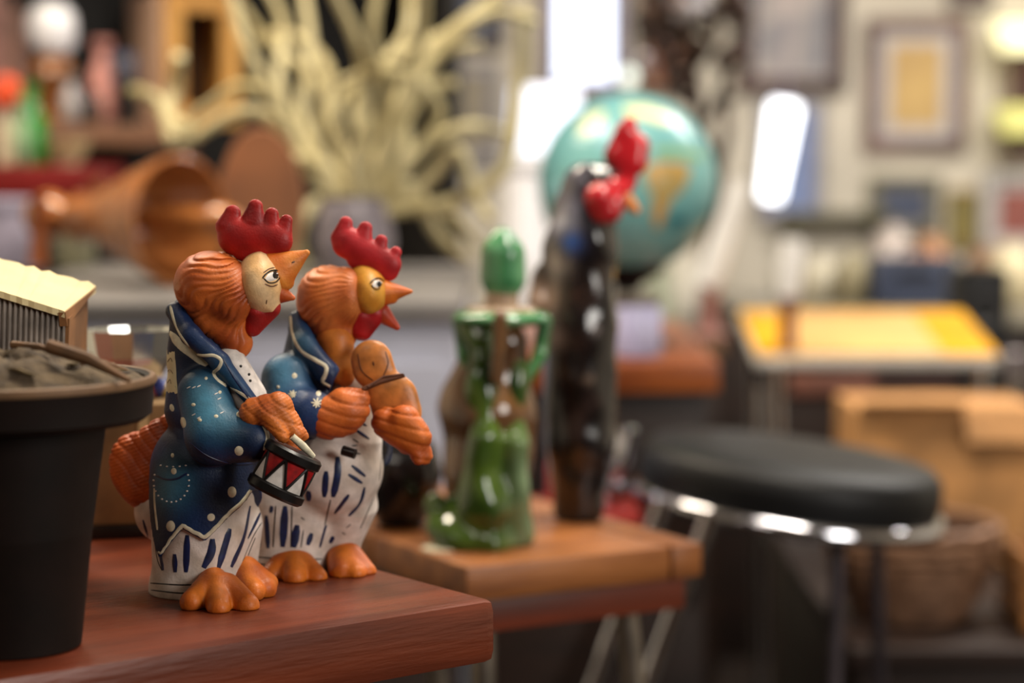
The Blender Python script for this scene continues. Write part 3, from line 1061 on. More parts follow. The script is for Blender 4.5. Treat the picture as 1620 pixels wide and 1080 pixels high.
# ------------------------------------------------------------------ grey cabinet behind the figurines
CT = 0.8585
p0, p1 = on(-90, 2.10, CT), on(722, 2.10, CT)
MC = frame2(Vector((p0.x, p0.y, 0)), p1 - p0)
LC = (p1 - p0).length
M_grey = mat('grey_blue_enamel', (176, 178, 194), 0.45, var=0.12, scale=5)
cab = empty('grey_cabinet', (p0.x, p0.y, 0), 'pale grey-blue metal cabinet behind the rooster figurines', 'cabinet')
cab.rotation_euler = (0, 0, math.atan2(p1.y - p0.y, p1.x - p0.x))
MB().box(0, LC, 0, 0.75, 0, CT - 0.02, 0.004).build('body', M_grey, cab)
MB().box(-0.005, LC + 0.005, -0.008, 0.76, CT - 0.02, CT, 0.004).build('top', mat('darkened_grey_top', (112, 108, 106), 0.55, scale=7), cab)  # top coloured darker than the body to offset the overhead light
for i in range(2):
    dd = MB().box(0.02 + i * LC / 2, LC / 2 - 0.01 + i * LC / 2, -0.012, 0, 0.06, CT - 0.06, 0.003).build('door', M_grey, cab)
    MB().box(LC / 2 - 0.04 + i * 0.06, LC / 2 - 0.03 + i * 0.06, -0.025, -0.012, 0.45, 0.55, 0.002).build('handle', M_steel, dd)

# wooden goblet lying on the cabinet
M_turn = mat('honey_turned_wood', (172, 110, 60), 0.25, scale=14, stretch=(1, 5, 5), rgb2=(126, 70, 32), coat=0.5)
M_turnd = mat('brown_turned_wood', (150, 80, 34), 0.3, scale=14, rgb2=(104, 46, 16), coat=0.3)
s = 2.42 / F
gax = Vector((0.80, -0.60, 0.0)).normalized()
gq = gax.to_track_quat('Z', 'Y').to_matrix().to_4x4()
gc = P(285, 348, 2.36)
gob = empty('wooden_goblet', (gc.x, gc.y, CT), 'turned wooden goblet lying on its side with wide dark mouth', 'goblet')
rr = gc.z - CT
GM = Matrix.Translation((0, 0, rr)) @ gq
R = rr
L0 = 0.235
MB().lathe([(0.003, -L0), (0.024, -L0 + 0.002), (0.03, -L0 + 0.02), (0.022, -L0 + 0.04), (0.015, -L0 + 0.05), (0.03, -L0 + 0.075), (0.026, -L0 + 0.1), (0.03, -L0 + 0.115), (R * 0.62, -L0 + 0.15),
            (R * 0.82, -0.045), (R * 0.97, -0.012), (R, 0), (R * 0.93, 0.002), (R * 0.80, -0.03), (R * 0.62, -0.07), (R * 0.3, -0.095), (0.003, -0.1)], 48, GM, cap=False).build('bowl', M_turn, gob)
MB().lathe([(0.012, -0.1), (0.013, -0.03), (0.017, 0.0), (0.014, 0.04), (0.02, 0.065), (0.012, 0.085), (0.003, 0.09)], 24, GM).build('inner_spindle', M_turn, gob)
for (px, py0, py1, dy) in ((60, 308, 420, 0.0), (163, 280, 350, 0.05)):
    a, b = P(px, py1, 2.45 + dy) - Vector((gc.x, gc.y, CT)), P(px + (2 if px < 100 else -12), py0, 2.45 + dy) - Vector((gc.x, gc.y, CT))
    MB().tube([a, a.lerp(b, 0.6), b], [0.011, 0.009, 0.010], 12).build('peg', M_turnd, gob)
# oval board leaning behind it
oc = on(414, 2.44, CT)
ob = empty('oval_board', oc, 'plain brown oval wooden board standing upright behind the drummer rooster', 'board')
k = 2.44 / F
TM = Matrix.Rotation(math.radians(90 - 6), 4, 'X')
MB().lathe([(0.001, 0), (66 * k, 0), (68 * k, 0.004), (68 * k, 0.010), (66 * k, 0.014), (0.001, 0.014)], 40, Matrix.Translation((0, 0.012, 122 * k)) @ TM @ Matrix.Diagonal((1, 1.80, 1, 1)), cap=False).build('board', mat('plain_brown_wood', (140, 88, 54), 0.55, scale=10), ob)
MB().box(-0.02, 0.02, 0.0, 0.05, 0, 0.012, 0.002).build('foot', M_darkwood, ob)

# dry branches in a grey vase
vb_ = on(560, 2.62, CT)
va = empty('grey_vase', vb_, 'grey-mauve ceramic vase holding the dry branches', 'vase')
MB().lathe([(0.036, 0), (0.042, 0.004), (0.05, 0.04), (0.044, 0.075), (0.037, 0.09), (0.04, 0.095), (0.033, 0.094), (0.03, 0.06), (0.03, 0.01)], 32).build('vase_body', mat('grey_mauve_glaze', (128, 120, 128), 0.35), va)
M_br = mat('pale_dry_branch', (198, 188, 148), 0.6, scale=18, rgb2=(164, 150, 104), bump=0.3)
br = empty('dry_branches', vb_ + Vector((0, 0, 0.06)), 'spray of pale cream twisted dry branches in the grey vase', 'branches')
BR = [[(560, 360), (490, 260), (430, 150), (385, 60), (362, -30)], [(555, 350), (470, 240), (442, 130), (448, 40), (418, -30)], [(565, 330), (480, 200), (492, 90), (480, -20)],
      [(575, 330), (578, 200), (572, 90), (526, -20)], [(580, 340), (620, 200), (662, 90), (672, -20)], [(590, 330), (640, 180), (700, 80), (780, 20), (850, 34)],
      [(580, 330), (650, 120), (740, 30), (806, -20)], [(600, 350), (680, 282), (724, 236), (752, 310), (776, 350)], [(590, 330), (650, 296), (692, 370), (742, 412)],
      [(560, 340), (440, 196), (376, 178), (308, 214), (268, 226)], [(550, 330), (450, 170), (384, 136), (330, 168), (262, 214)], [(570, 320), (526, 180), (604, 104), (696, 56)],
      [(585, 330), (692, 196), (664, 130), (600, 112), (540, 130)], [(560, 340), (500, 322), (470, 372), (482, 424)], [(600, 340), (720, 318), (800, 262), (822, 120), (826, 10)],
      [(570, 350), (540, 240), (500, 130), (420, 60), (380, 10)], [(580, 350), (600, 240), (650, 180), (690, 90), (760, 70)], [(575, 350), (560, 250), (610, 170), (590, 60), (600, -20)],
      [(590, 350), (630, 330), (700, 330), (760, 392)], [(565, 350), (520, 270), (440, 250), (412, 300)], [(580, 345), (660, 240), (740, 200), (800, 210)],
      [(560, 345), (500, 240), (520, 120), (470, 60), (400, 60)], [(575, 345), (640, 260), (640, 150), (720, 130)], [(300, 205), (268, 190), (276, 140), (284, 88)], [(276, 222), (250, 160), (205, 140)],
      [(570, 350), (590, 270), (560, 160), (640, 60), (650, -20)]]
for i, pts in enumerate(BR):
    yb = 2.62
    n = len(pts)
    dd = random.uniform(-0.1, 0.2)
    w3 = []
    for j, (x, y) in enumerate(pts):
        t = j / (n - 1) if i not in (23, 24) else 1
        if i in (23, 24):
            dd = -0.05
        w3.append(P(x, y, yb + dd * t + 0.02 * math.sin(i + j * 2.1) * t) - br.location)
    if i not in (23, 24):
        w3 = [Vector((0.004 * math.sin(i), 0.004 * math.cos(i), -0.04))] + w3
    c = catmull(w3, 7)
    r0 = random.uniform(0.008, 0.011)
    MB().tube(c, [r0 * (1 - 0.35 * q / len(c)) for q in range(len(c))], 8).build('branch', M_br, br)

# ================================================================== left foreground: planter, cardboard, glass bowl
pb = on(20, 0.972, TA)
pot = empty('plant_pot', pb, 'dark brown plastic plant pot with thick rim full of dry soil', 'plant pot')
M_pot = mat('dark_brown_plastic', (24, 13, 9), 0.65, var=0.3, scale=40, spec=0.2)
MB().lathe([(0.029, 0), (0.0315, 0.001), (0.043, 0.105), (0.044, 0.107), (0.044, 0.1), (0.03, 0.003)], 48, None, cap=False).build('pot_body', M_pot, pot)
MB().lathe([(0.042, 0.106), (0.062, 0.1055), (0.0655, 0.108), (0.0665, 0.122), (0.0672, 0.1245), (0.0655, 0.1258), (0.0625, 0.1245), (0.06, 0.118)], 56, None, cap=False).build('rim', M_pot, pot)
MB().lathe([(0.0672, 0.1222), (0.0676, 0.1235), (0.067, 0.1256), (0.0656, 0.1262), (0.0645, 0.1256)], 56, None, cap=False).build('rim_edge', mat('pale_rim', (112, 82, 54), 0.6), pot)  # edge of the rim in a paler brown than the pot
vs, fs = [], []
n, k = 40, 12
for j in range(k + 1):
    for i in range(n):
        a = 2 * math.pi * i / n
        r = 0.0635 * j / k + 0.0002
        z = 0.121 + 0.014 * (1 - (r / 0.0635) ** 2) + 0.004 * math.sin(3.1 * a + 40 * r) * math.sin(180 * r + a) + random.uniform(-0.0012, 0.0012)
        vs.append((r * math.cos(a), r * math.sin(a), z))
for j in range(k):
    for i in range(n):
        fs.append((j * n + i, j * n + (i + 1) % n, (j + 1) * n + (i + 1) % n, (j + 1) * n + i))
mesh_obj('soil', vs, fs, mat('dry_soil', (92, 76, 54), 0.9, scale=90, bump=0.8, bscale=260, rgb2=(52, 40, 28)), pot)
M_twig = mat('dry_twig', (112, 78, 48), 0.7, scale=60)
for (a, b, r) in (((78, 548, 0.955), (205, 602, 0.935), 0.0035), ((20, 545, 0.99), (110, 566, 0.965), 0.0018), ((130, 575, 0.97), (200, 585, 0.99), 0.0015)):
    p, q = P(*a) - pb, P(*b) - pb
    MB().tube([p, p.lerp(q, 0.5) + Vector((0, 0, 0.002)), q], [r, r * 0.9, r * 0.35], 8).build('twig', M_twig, pot)
M_leaf = mat('dry_leaf', (120, 100, 66), 0.8, scale=80)
for i in range(12):
    a, r = random.uniform(0, 6.28), random.uniform(0.015, 0.052)
    c = Vector((r * math.cos(a), r * math.sin(a), 0.137 - 0.010 * (r / 0.05) ** 2))
    d = Vector((math.cos(a * 3), math.sin(a * 3), random.uniform(-0.2, 0.2))) * 0.010
    e = Vector((-d.y, d.x, 0)) * 0.4
    mesh_obj('dead_leaf', [c - d, c + e + Vector((0, 0, 0.002)), c + d, c - e, c + Vector((0, 0, -0.001)), c + Vector((0, 0, 0.0015))],
             [(0, 3, 5), (3, 2, 5), (2, 1, 5), (1, 0, 5), (0, 4, 3), (3, 4, 2), (2, 4, 1), (1, 4, 0)], M_leaf, pot)

# torn cardboard box
cb0 = on(0, 1.13, TA)
cbx = empty('cardboard_box', cb0, 'torn cream cardboard box with fluted side behind the plant pot', 'cardboard box')
M_card = mat('cream_cardboard', (226, 208, 158), 0.75, var=0.1, scale=20, bump=0.1)
M_flute = mat('grey_fluted_card', (150, 138, 128), 0.8, var=0.25, scale=60)
M_kraft = mat('brown_kraft_card', (136, 92, 52), 0.8, scale=30)
far, near = [], []
nj = 18
for j in range(nj + 1):
    t = j / nj
    jag = 0.0016 * math.sin(j * 2.7) * (1 if j else 0)
    far.append(P(-70 + 222 * t, 389 + 61 * t, 1.165) - cb0 + Vector((0, jag * 0.3, jag * 0.5)))
    near.append(P(-70 + 172 * t, 438 + 54 * t, 1.10) - cb0 + Vector((0, jag * 0.3, 0)))
th = Vector((0, 0, -0.0035))
vs = far + near + [v + th for v in far] + [v + th for v in near]
m = nj + 1
fs = [(j, m + j, m + j + 1, j + 1) for j in range(nj)] + [(2 * m + j, 2 * m + j + 1, 3 * m + j + 1, 3 * m + j) for j in range(nj)]
fs += [(m + j, 3 * m + j, 3 * m + j + 1, m + j + 1) for j in range(nj)] + [(j, j + 1, 2 * m + j + 1, 2 * m + j) for j in range(nj)]
fs += [(nj, m + nj, 3 * m + nj, 2 * m + nj), (0, 2 * m, 3 * m, m)]
mesh_obj('lid', vs, fs, M_card, cbx, False)
mesh_obj('torn_edge', [far[-1] + Vector((0.0006, 0, -0.0006)), near[-1] + Vector((0.0006, 0, -0.0006)), near[-1] + Vector((0.001, 0.002, -0.008)), far[-1] + Vector((-0.004, 0, -0.006)),
                       far[-1] + Vector((-0.002, 0, -0.0008)), near[-1] + Vector((-0.003, 0, -0.0008)), near[-1] + Vector((-0.003, 0.002, -0.008)), far[-1] + Vector((-0.007, 0, -0.006))],
         [(0, 1, 2, 3), (7, 6, 5, 4), (0, 4, 5, 1), (1, 5, 6, 2), (2, 6, 7, 3), (3, 7, 4, 0)], M_kraft, cbx, False)
vs, fs = [], []
nf = 160
A0, A1 = near[0] + Vector((0, 0.003, -0.004)), near[-1] + Vector((0, 0.003, -0.004))
for j in range(nf + 1):
    t = j / nf
    p = A0.lerp(A1, t)
    off = 0.0011 * math.sin(j * math.pi / 4)
    vs += [Vector((p.x + 0.0, p.y + off, p.z)), Vector((p.x - 0.002, p.y + off, p.z - 0.045)), Vector((p.x - 0.006, p.y + off, 0))]
for j in range(nf):
    for q in (0, 1):
        fs.append((3 * j + q, 3 * j + q + 1, 3 * j + q + 4, 3 * j + q + 3))
fw = mesh_obj('fluted_side', vs, fs, M_flute, cbx)
fw.modifiers.new('thick', 'SOLIDIFY').thickness = 0.001
q0 = A1 + Vector((-0.006, 0, 0))
MB().add([Vector((q0.x, q0.y, 0)), Vector((q0.x + 0.002, q0.y + 0.05, 0)), Vector((far[-1].x - 0.004, q0.y + 0.06, far[-1].z - 0.005)), Vector((A1.x + 0.002, q0.y, A1.z)),
          Vector((q0.x - 0.003, q0.y, 0)), Vector((q0.x - 0.001, q0.y + 0.05, 0)), Vector((far[-1].x - 0.007, q0.y + 0.06, far[-1].z - 0.005)), Vector((A1.x - 0.001, q0.y, A1.z))],
         [(0, 1, 2, 3), (7, 6, 5, 4), (0, 4, 5, 1), (1, 5, 6, 2), (2, 6, 7, 3), (3, 7, 4, 0)]).build('end_panel', M_kraft, cbx, False)
MB().box(-0.09, far[-1].x - 0.008, q0.y + 0.057, q0.y + 0.06, 0, far[0].z - 0.02).build('back_panel', M_kraft, cbx, False)

kb = on(226, 1.285, TA)
kx = empty('kraft_carton', kb, 'low brown carton with a dark base strip behind the drummer rooster', 'carton')
kx.rotation_euler = (0, 0, math.radians(12))
MB().box(-0.034, 0.034, -0.03, 0.03, 0.008, 0.080, 0.002).build('carton_body', mat('tan_card', (150, 118, 78), 0.75), kx)
MB().box(-0.037, 0.037, -0.033, 0.033, 0, 0.008, 0.0015).build('dark_base', M_black, kx)  # black strip along the foot of the carton
MB().box(-0.003, 0.003, -0.0308, -0.0298, 0.012, 0.078).build('tape', M_card, kx)
M_glass = mat('silvered_glass', (225, 228, 224), 0.12, 0.85, var=0.1)
gb = on(208, 1.285, TA + 0.080)
gw = empty('glass_bowl', gb, 'faceted silvery glass bowl with bright streaks standing on the brown carton', 'bowl')
prof = [(0.012, 0), (0.014, 0.002), (0.01, 0.006), (0.018, 0.012), (0.026, 0.026), (0.029, 0.042), (0.027, 0.042), (0.023, 0.026), (0.015, 0.014), (0.002, 0.011)]
mbx = MB().lathe(prof, 14, None, cap=False)
mbx.build('bowl', M_glass, gw, False)
for (nm, px, py, r, c) in (('glass_marble', 254, 604, 0.006, (60, 74, 150)), ('glass_marble', 246, 606, 0.005, (190, 60, 50)), ('glass_marble', 262, 606, 0.005, (206, 176, 60))):
    q = on(px, 1.29, TA + 0.080)
    mr = empty(nm, q, {60: 'tiny blue glass marble on the brown carton', 190: 'tiny red glass marble on the brown carton', 206: 'tiny yellow glass marble on the brown carton'}[c[0]], 'marble', 'marbles on the carton')
    MB().ball((0, 0, r), r, 14).build('marble_ball', mat('marble_%d' % c[0], c, 0.1), mr)

# ================================================================== on the oak stool: jug, black rooster, dark jar, label
M_green = mat('green_glaze', (74, 138, 44), 0.14, scale=26, rgb2=(30, 78, 28), coat=0.5, attr=True, var=0.35)
M_dkbr = mat('dark_brown_glaze', (66, 40, 26), 0.12, scale=30, rgb2=(120, 84, 48), coat=0.6)
J = Fig('ceramic_jug', 765, 1.555, TB, 'green and brown glazed ceramic jug with green stopper standing on the oak stool', 'jug')


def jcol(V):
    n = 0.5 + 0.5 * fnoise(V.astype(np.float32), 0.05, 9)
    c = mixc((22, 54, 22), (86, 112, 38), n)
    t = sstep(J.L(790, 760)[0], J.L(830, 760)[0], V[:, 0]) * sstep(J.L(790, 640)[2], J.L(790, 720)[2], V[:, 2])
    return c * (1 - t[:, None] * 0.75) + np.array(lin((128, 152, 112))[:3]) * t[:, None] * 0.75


fj = lambda p, d: d + 3.0 * fnoise(p, 0.07, 21)
J.part('jug_body', [J.c((768, 792, 14), (772, 650, 10), 66, 77), J.c((772, 650, 10), (785, 545, 6), 76, 48)], M_dkbr, k=10, h=3.5, post=fj)
J.part('green_glaze_relief', [J.c((758, 848, -6), (764, 800, 0), 76, 58), J.c((692, 832, -30), (740, 856, -60), 24, 22), J.c((690, 806, -10), (702, 840, -34), 20, 24), J.c((766, 800, -40), (766, 690, -58), 46, 26),
                              J.c((766, 690, -58), (764, 570, -42), 25, 20), J.c((764, 570, -42), (748, 512, -16), 20, 24), J.c((812, 842, -16), (810, 700, -44), 32, 24), J.c((810, 700, -44), (822, 580, -24), 22, 16)],
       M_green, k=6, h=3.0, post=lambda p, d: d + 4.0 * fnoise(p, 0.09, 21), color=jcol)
J.part('collar', [J.e((793, 502, 0), (76, 70, 17))], M_green, k=2, h=3.0, color=lambda V: mixc((70, 134, 84), (120, 176, 128), 0.5 + 0.5 * np.sin(V[:, 0] * 0.06)))
J.part('collar_top', [J.e((793, 491, 0), (58, 54, 11))], mat('beige_glaze', (196, 168, 140), 0.2, coat=0.4), k=2, h=3.0)
for kk, ops in (('h1', [J.c((727, 508, -8), (734, 560, -20), 12, 11), J.c((734, 560, -20), (752, 606, -34), 11, 9)]), ('h2', [J.c((862, 508, 0), (854, 560, -8), 12, 11), J.c((854, 560, -8), (834, 600, -20), 11, 9)])):
    J.part('handle', ops, M_green, k=5, h=2.6, key=kk, color=lambda V: mixc((40, 96, 48), (84, 148, 86), 0.5 + 0.5 * np.sin(V[:, 2] * 0.07)))
J.part('front_strap', [J.c((792, 500, -74), (785, 600, -76), 11, 9)], M_dkbr, k=4, h=2.6)
J.part('neck', [J.c((793, 488, 0), (795, 448, 0), 27, 25)], mat('beige_glaze', (196, 168, 140)), k=2, h=2.6)
J.part('stopper', [J.c((796, 438, 0), (796, 404, 0), 36, 35), J.c((796, 404, 0), (796, 380, 0), 26, 20)], M_green, k=8, h=2.6, color=lambda V: mixc((66, 132, 84), (104, 168, 118), 0.5 + 0.5 * np.sin(V[:, 0] * 0.12)))

K = Fig('black_rooster', 912, 1.655, TB, 'glossy black ceramic rooster with red comb and wattle behind the green jug', 'figurine')
M_blk = mat('black_glaze', (26, 22, 24), 0.16, attr=True, coat=0.5, var=0.3, scale=60)


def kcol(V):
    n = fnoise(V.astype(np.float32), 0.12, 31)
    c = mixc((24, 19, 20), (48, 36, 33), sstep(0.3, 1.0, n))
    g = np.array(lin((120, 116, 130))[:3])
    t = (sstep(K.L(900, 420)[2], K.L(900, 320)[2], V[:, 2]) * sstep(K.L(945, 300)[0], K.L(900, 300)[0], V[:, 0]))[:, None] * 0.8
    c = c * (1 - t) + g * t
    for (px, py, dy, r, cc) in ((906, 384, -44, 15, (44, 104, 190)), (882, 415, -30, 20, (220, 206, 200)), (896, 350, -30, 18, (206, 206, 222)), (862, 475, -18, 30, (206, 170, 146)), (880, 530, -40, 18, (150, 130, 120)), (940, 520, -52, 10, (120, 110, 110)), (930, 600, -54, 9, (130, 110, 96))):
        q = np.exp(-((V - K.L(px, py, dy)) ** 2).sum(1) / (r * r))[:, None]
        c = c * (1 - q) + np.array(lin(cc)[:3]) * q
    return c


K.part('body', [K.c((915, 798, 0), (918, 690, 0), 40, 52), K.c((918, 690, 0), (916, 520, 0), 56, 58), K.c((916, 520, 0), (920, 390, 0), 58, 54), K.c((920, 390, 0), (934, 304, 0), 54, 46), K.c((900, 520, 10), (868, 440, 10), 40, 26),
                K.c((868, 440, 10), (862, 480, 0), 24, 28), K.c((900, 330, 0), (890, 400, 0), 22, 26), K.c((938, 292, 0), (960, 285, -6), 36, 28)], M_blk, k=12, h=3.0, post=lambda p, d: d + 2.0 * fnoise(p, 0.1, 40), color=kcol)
K.part('comb', [K.c((990, 286, -6), (980, 248, -6), 18, 22), K.c((978, 246, -6), (990, 208, -6), 22, 16), K.c((998, 256, -6), (1004, 230, -6), 24, 21), K.c((992, 208, -6), (996, 195, -6), 16, 11), K.c((1008, 256, -6), (1014, 232, -6), 16, 13)],
       mat('red_glaze', (206, 36, 46), 0.16, coat=0.5, var=0.2), k=6, h=2.6, ysc=1.5)
K.part('wattle', [K.c((950, 314, -48), (954, 332, -48), 25, 22), K.c((972, 318, -44), (966, 332, -46), 18, 19)], MATS['red_glaze'], k=6, h=2.6)
K.part('face', [K.c((968, 296, -22), (984, 300, -16), 20, 16)], mat('red_glaze', (206, 36, 46)), k=4, h=2.6)
K.part('beak', [K.c((986, 312, -16), (1006, 332, -16), 15, 7)], mat('orange_glaze', (236, 150, 84), 0.2, coat=0.4), k=4, h=2.4)

db = on(634, 1.63, TB)
dj = empty('dark_jar', db, 'round dark glass jar behind the violin rooster', 'jar')
MB().lathe([(0.014, 0), (0.018, 0.001), (0.029, 0.02), (0.033, 0.042), (0.028, 0.062), (0.015, 0.072), (0.013, 0.082), (0.016, 0.085), (0.012, 0.085), (0.01, 0.07)], 32, None, cap=False).build('jar_body', mat('dark_bottle_glass', (30, 26, 28), 0.1, coat=0.5), dj)
MB().lathe([(0.0105, 0.072), (0.0105, 0.092), (0.013, 0.093), (0.012, 0.099), (0.002, 0.1)], 20).build('cork', M_kraft, dj)
cq = G(697, 868, TB)
tag(MB().lathe([(0.001, 0), (0.0135, 0), (0.0138, 0.0006), (0.0132, 0.0014), (0.001, 0.0014)], 28, None, cap=False, sx=1.0, sy=1.0).build('paper_disc', M_cream, None), 'small round cream paper disc lying at the foot of the green jug', 'paper disc')
bpy.data.objects['paper_disc'].location = cq

bx_ = empty('shade_filler_box', (-0.26, 1.99, 0), 'added dark box standing in for the shade in front of the grey cabinet', 'box')  # added so the space under the tables reads dark
MB().box(-0.21, 0.21, -0.07, 0.07, 0, 0.56, 0.004).build('box_body', M_darkwood, bx_)
MB().box(-0.215, 0.215, -0.075, 0.075, 0.56, 0.585, 0.004).build('lid', M_darkwood, bx_)
MB().box(-0.02, 0.02, -0.08, -0.07, 0.50, 0.57, 0.002).build('latch', M_steel, bx_)

# ================================================================== red-lidded chest, chrome teapot, red bottle
RZ = 0.669
r0, r1 = on(770, 1.98, RZ), on(1016, 1.98, RZ)
ch = empty('red_lid_chest', ((r0.x + r1.x) / 2, 2.03, 0), 'red painted lid on an added dark body beside the oak stool', 'chest')
hw = (r1.x - r0.x) / 2
MB().box(-hw + 0.006, hw - 0.006, -0.045, 0.045, 0, RZ - 0.022, 0.002).build('body', M_darkwood, ch)  # solid dark body added to keep the gap below the lid dark
MB().box(-hw, hw, -0.05, 0.05, RZ - 0.022, RZ, 0.004).build('lid', mat('red_painted_lid', (150, 30, 20), 0.45, scale=12), ch)
MB().box(-0.012, 0.012, -0.053, -0.045, RZ - 0.05, RZ - 0.02, 0.001).build('latch', M_steel, ch)
q = on(884, 2.01, RZ)
rb = empty('red_bottle', q, 'small red bottle with pale lilac cap on the red lid', 'bottle')
MB().lathe([(0.010, 0), (0.0115, 0.001), (0.0115, 0.04), (0.008, 0.052), (0.006, 0.056), (0.006, 0.06)], 20).build('bottle_body', mat('red_glass', (176, 22, 22), 0.15, coat=0.4), rb)
MB().lathe([(0.009, 0.058), (0.010, 0.06), (0.010, 0.074), (0.007, 0.078)], 20).build('cap', mat('lilac_cap', (190, 176, 206), 0.4), rb)
M_chrome = mat('chrome', (205, 205, 212), 0.09, 1.0, var=0.05)
q = on(940, 2.03, RZ)
tp = empty('chrome_teapot', q, 'shiny chrome teapot beside the black stool seat', 'teapot')
MB().lathe([(0.02, 0), (0.026, 0.002), (0.033, 0.03), (0.03, 0.06), (0.02, 0.078), (0.017, 0.08)], 28).build('pot_body', M_chrome, tp)
MB().lathe([(0.018, 0.08), (0.015, 0.088), (0.005, 0.093), (0.006, 0.1), (0.002, 0.104)], 24).build('lid', M_chrome, tp)
MB().tube(catmull([(0.016, -0.02, 0.03), (0.028, -0.034, 0.05), (0.034, -0.04, 0.078)], 5), [0.008 - 0.0003 * i for i in range(11)], 10).build('spout', M_chrome, tp)
MB().tube(catmull([(-0.026, 0.004, 0.065), (-0.048, 0.008, 0.06), (-0.046, 0.008, 0.03), (-0.03, 0.004, 0.02)], 5), 0.0035, 8).build('handle', M_black, tp)

# ================================================================== chrome stool with the black seat
SX = on(1246, 2.07, 0.70)
stl = empty('round_stool', (SX.x, SX.y, 0), 'chrome stool with thick round black cushion seat tilted to the right', 'stool')
TM = Matrix.Translation((0, 0, 0.668)) @ Matrix.Rotation(math.radians(7.0), 4, 'Y') @ Matrix.Rotation(math.radians(1), 4, 'X')
M_vinyl = mat('black_vinyl', (11, 11, 13), 0.5, spec=0.3, var=0.3, scale=60, bump=0.1)
MB().lathe([(0.001, 0.0), (0.138, 0.0), (0.146, 0.005), (0.148, 0.02), (0.146, 0.036), (0.138, 0.044), (0.09, 0.048), (0.001, 0.049)], 64, TM, cap=False).build('seat_cushion', M_vinyl, stl)
MB().lathe([(0.1475 + 0.0085 * math.cos(t * math.pi / 8), -0.005 + 0.0085 * math.sin(t * math.pi / 8)) for t in range(17)], 72, TM, cap=False).build('chrome_rim', M_chrome, stl)
MB().lathe([(0.001, -0.01), (0.125, -0.01), (0.125, -0.006), (0.001, -0.006)], 48, TM, cap=False).build('seat_plate', M_darkwood, stl)
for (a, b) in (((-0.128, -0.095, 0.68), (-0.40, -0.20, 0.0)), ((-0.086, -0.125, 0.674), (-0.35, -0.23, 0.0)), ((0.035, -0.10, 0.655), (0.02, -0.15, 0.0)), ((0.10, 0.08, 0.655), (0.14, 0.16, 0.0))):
    MB().tube([a, b], 0.0095 if a[0] < 0 else 0.007, 14).build('leg', M_chrome if a[0] < 0 else mat('shaded_chrome', (84, 76, 82), 0.5, 0.6), stl)  # right legs coloured darker, as chrome in shade
MB().tube([(-0.22, -0.178, 0.34), (0.026, -0.125, 0.34)], 0.006, 10).build('stretcher', M_steel, stl)

# ================================================================== brown side cabinet with the globe
GT = 0.776
x0, x1 = 0.0, on(1139, 2.34, GT).x
sc = empty('side_cabinet', ((x0 + x1) / 2, 2.64, 0), 'orange-brown wooden top on an added dark body under the globe', 'cabinet')
hw = (x1 - x0) / 2
MB().box(-hw + 0.012, hw - 0.012, -0.28, 0.28, 0, GT - 0.034, 0.003).build('body', M_darkwood, sc)  # dark body added under the top to keep the background dark
MB().box(-hw, hw, -0.30, 0.30, GT - 0.034, GT, 0.004).build('top', mat('orange_brown_wood', (142, 74, 28), 0.35, scale=9, stretch=(1, 6, 6), rgb2=(100, 44, 14)), sc)
for i in range(3):
    dw = MB().box(-hw + 0.022, hw - 0.022, -0.288, -0.278, 0.06 + i * 0.225, 0.27 + i * 0.225, 0.003).build('drawer', M_darkwood, sc)
    MB().ball((0, -0.295, 0.165 + i * 0.225), 0.009, 12).build('knob', M_steel, dw)
gcn = P(993, 290, 2.56)
gs = 2.56 / F
GR = 141 * gs
gl = empty('globe', (gcn.x, gcn.y, GT), 'turquoise world globe with ochre continents on a black stand', 'globe')
gz = gcn.z - GT
sph = MB().ball((0, 0, gz), GR, 48).build('sphere', mat('ocean_turquoise', (122, 176, 172), 0.3, scale=7, rgb2=(78, 140, 150), coat=0.25), gl)


q = on(1006, 2.41, GT)
lj = empty('lavender_jar', q, 'pale lavender glass jar under the globe behind the black rooster', 'jar')
MB().lathe([(0.026, 0), (0.029, 0.003), (0.03, 0.05), (0.024, 0.06)], 24).build('jar_body', mat('lavender_glass', (176, 174, 206), 0.2), lj)
MB().lathe([(0.026, 0.06), (0.027, 0.062), (0.026, 0.07), (0.008, 0.073)], 24).build('lid', M_steel, lj)


class GlobeFig(Fig):
    def __init__(self):
        self.base = gl.location.copy()
        self.s = gs
        self.root = gl


gf = GlobeFig()
gv = [v.co + gl.location for v in sph.data.vertices]
gbv = BVHTree.FromPolygons(gv, [tuple(p.vertices) for p in sph.data.polygons])
M_och = mat('ochre_land', (196, 150, 76), 0.35, scale=22, rgb2=(150, 136, 84))
M_crm = mat('cream_land', (226, 220, 186), 0.35, scale=40, rgb2=(206, 200, 130))
M_lgr = mat('green_land', (150, 170, 96), 0.35, scale=40, rgb2=(120, 160, 110))
for poly, mm in (([(1018, 262), (1048, 250), (1082, 252), (1098, 262), (1094, 284), (1078, 306), (1062, 318), (1052, 344), (1042, 372), (1034, 372), (1030, 340), (1032, 310), (1020, 292)], M_och),
                 ([(980, 168), (1020, 166), (1058, 180), (1070, 198), (1046, 196), (1016, 186), (990, 184)], M_crm), ([(912, 214), (918, 196), (936, 180), (958, 172), (960, 182), (940, 196), (930, 212)], M_crm),
                 ([(1030, 236), (1060, 232), (1108, 240), (1120, 256), (1102, 250), (1060, 246), (1036, 246)], M_lgr), ([(1058, 340), (1078, 336), (1086, 352), (1070, 362), (1056, 356)], mat('deep_teal', (40, 122, 132), 0.35)),
                 ([(872, 300), (884, 280), (896, 300), (892, 330), (878, 336)], mat('pale_turquoise', (150, 206, 218), 0.35)), ([(940, 210), (974, 200), (990, 214), (976, 236), (946, 236)], MATS['pale_turquoise'])):
    mb = MB()
    gf.patch(mb, gbv, poly, 1.0, 4, 8)
    mb.build('printed_land', mm, sph)
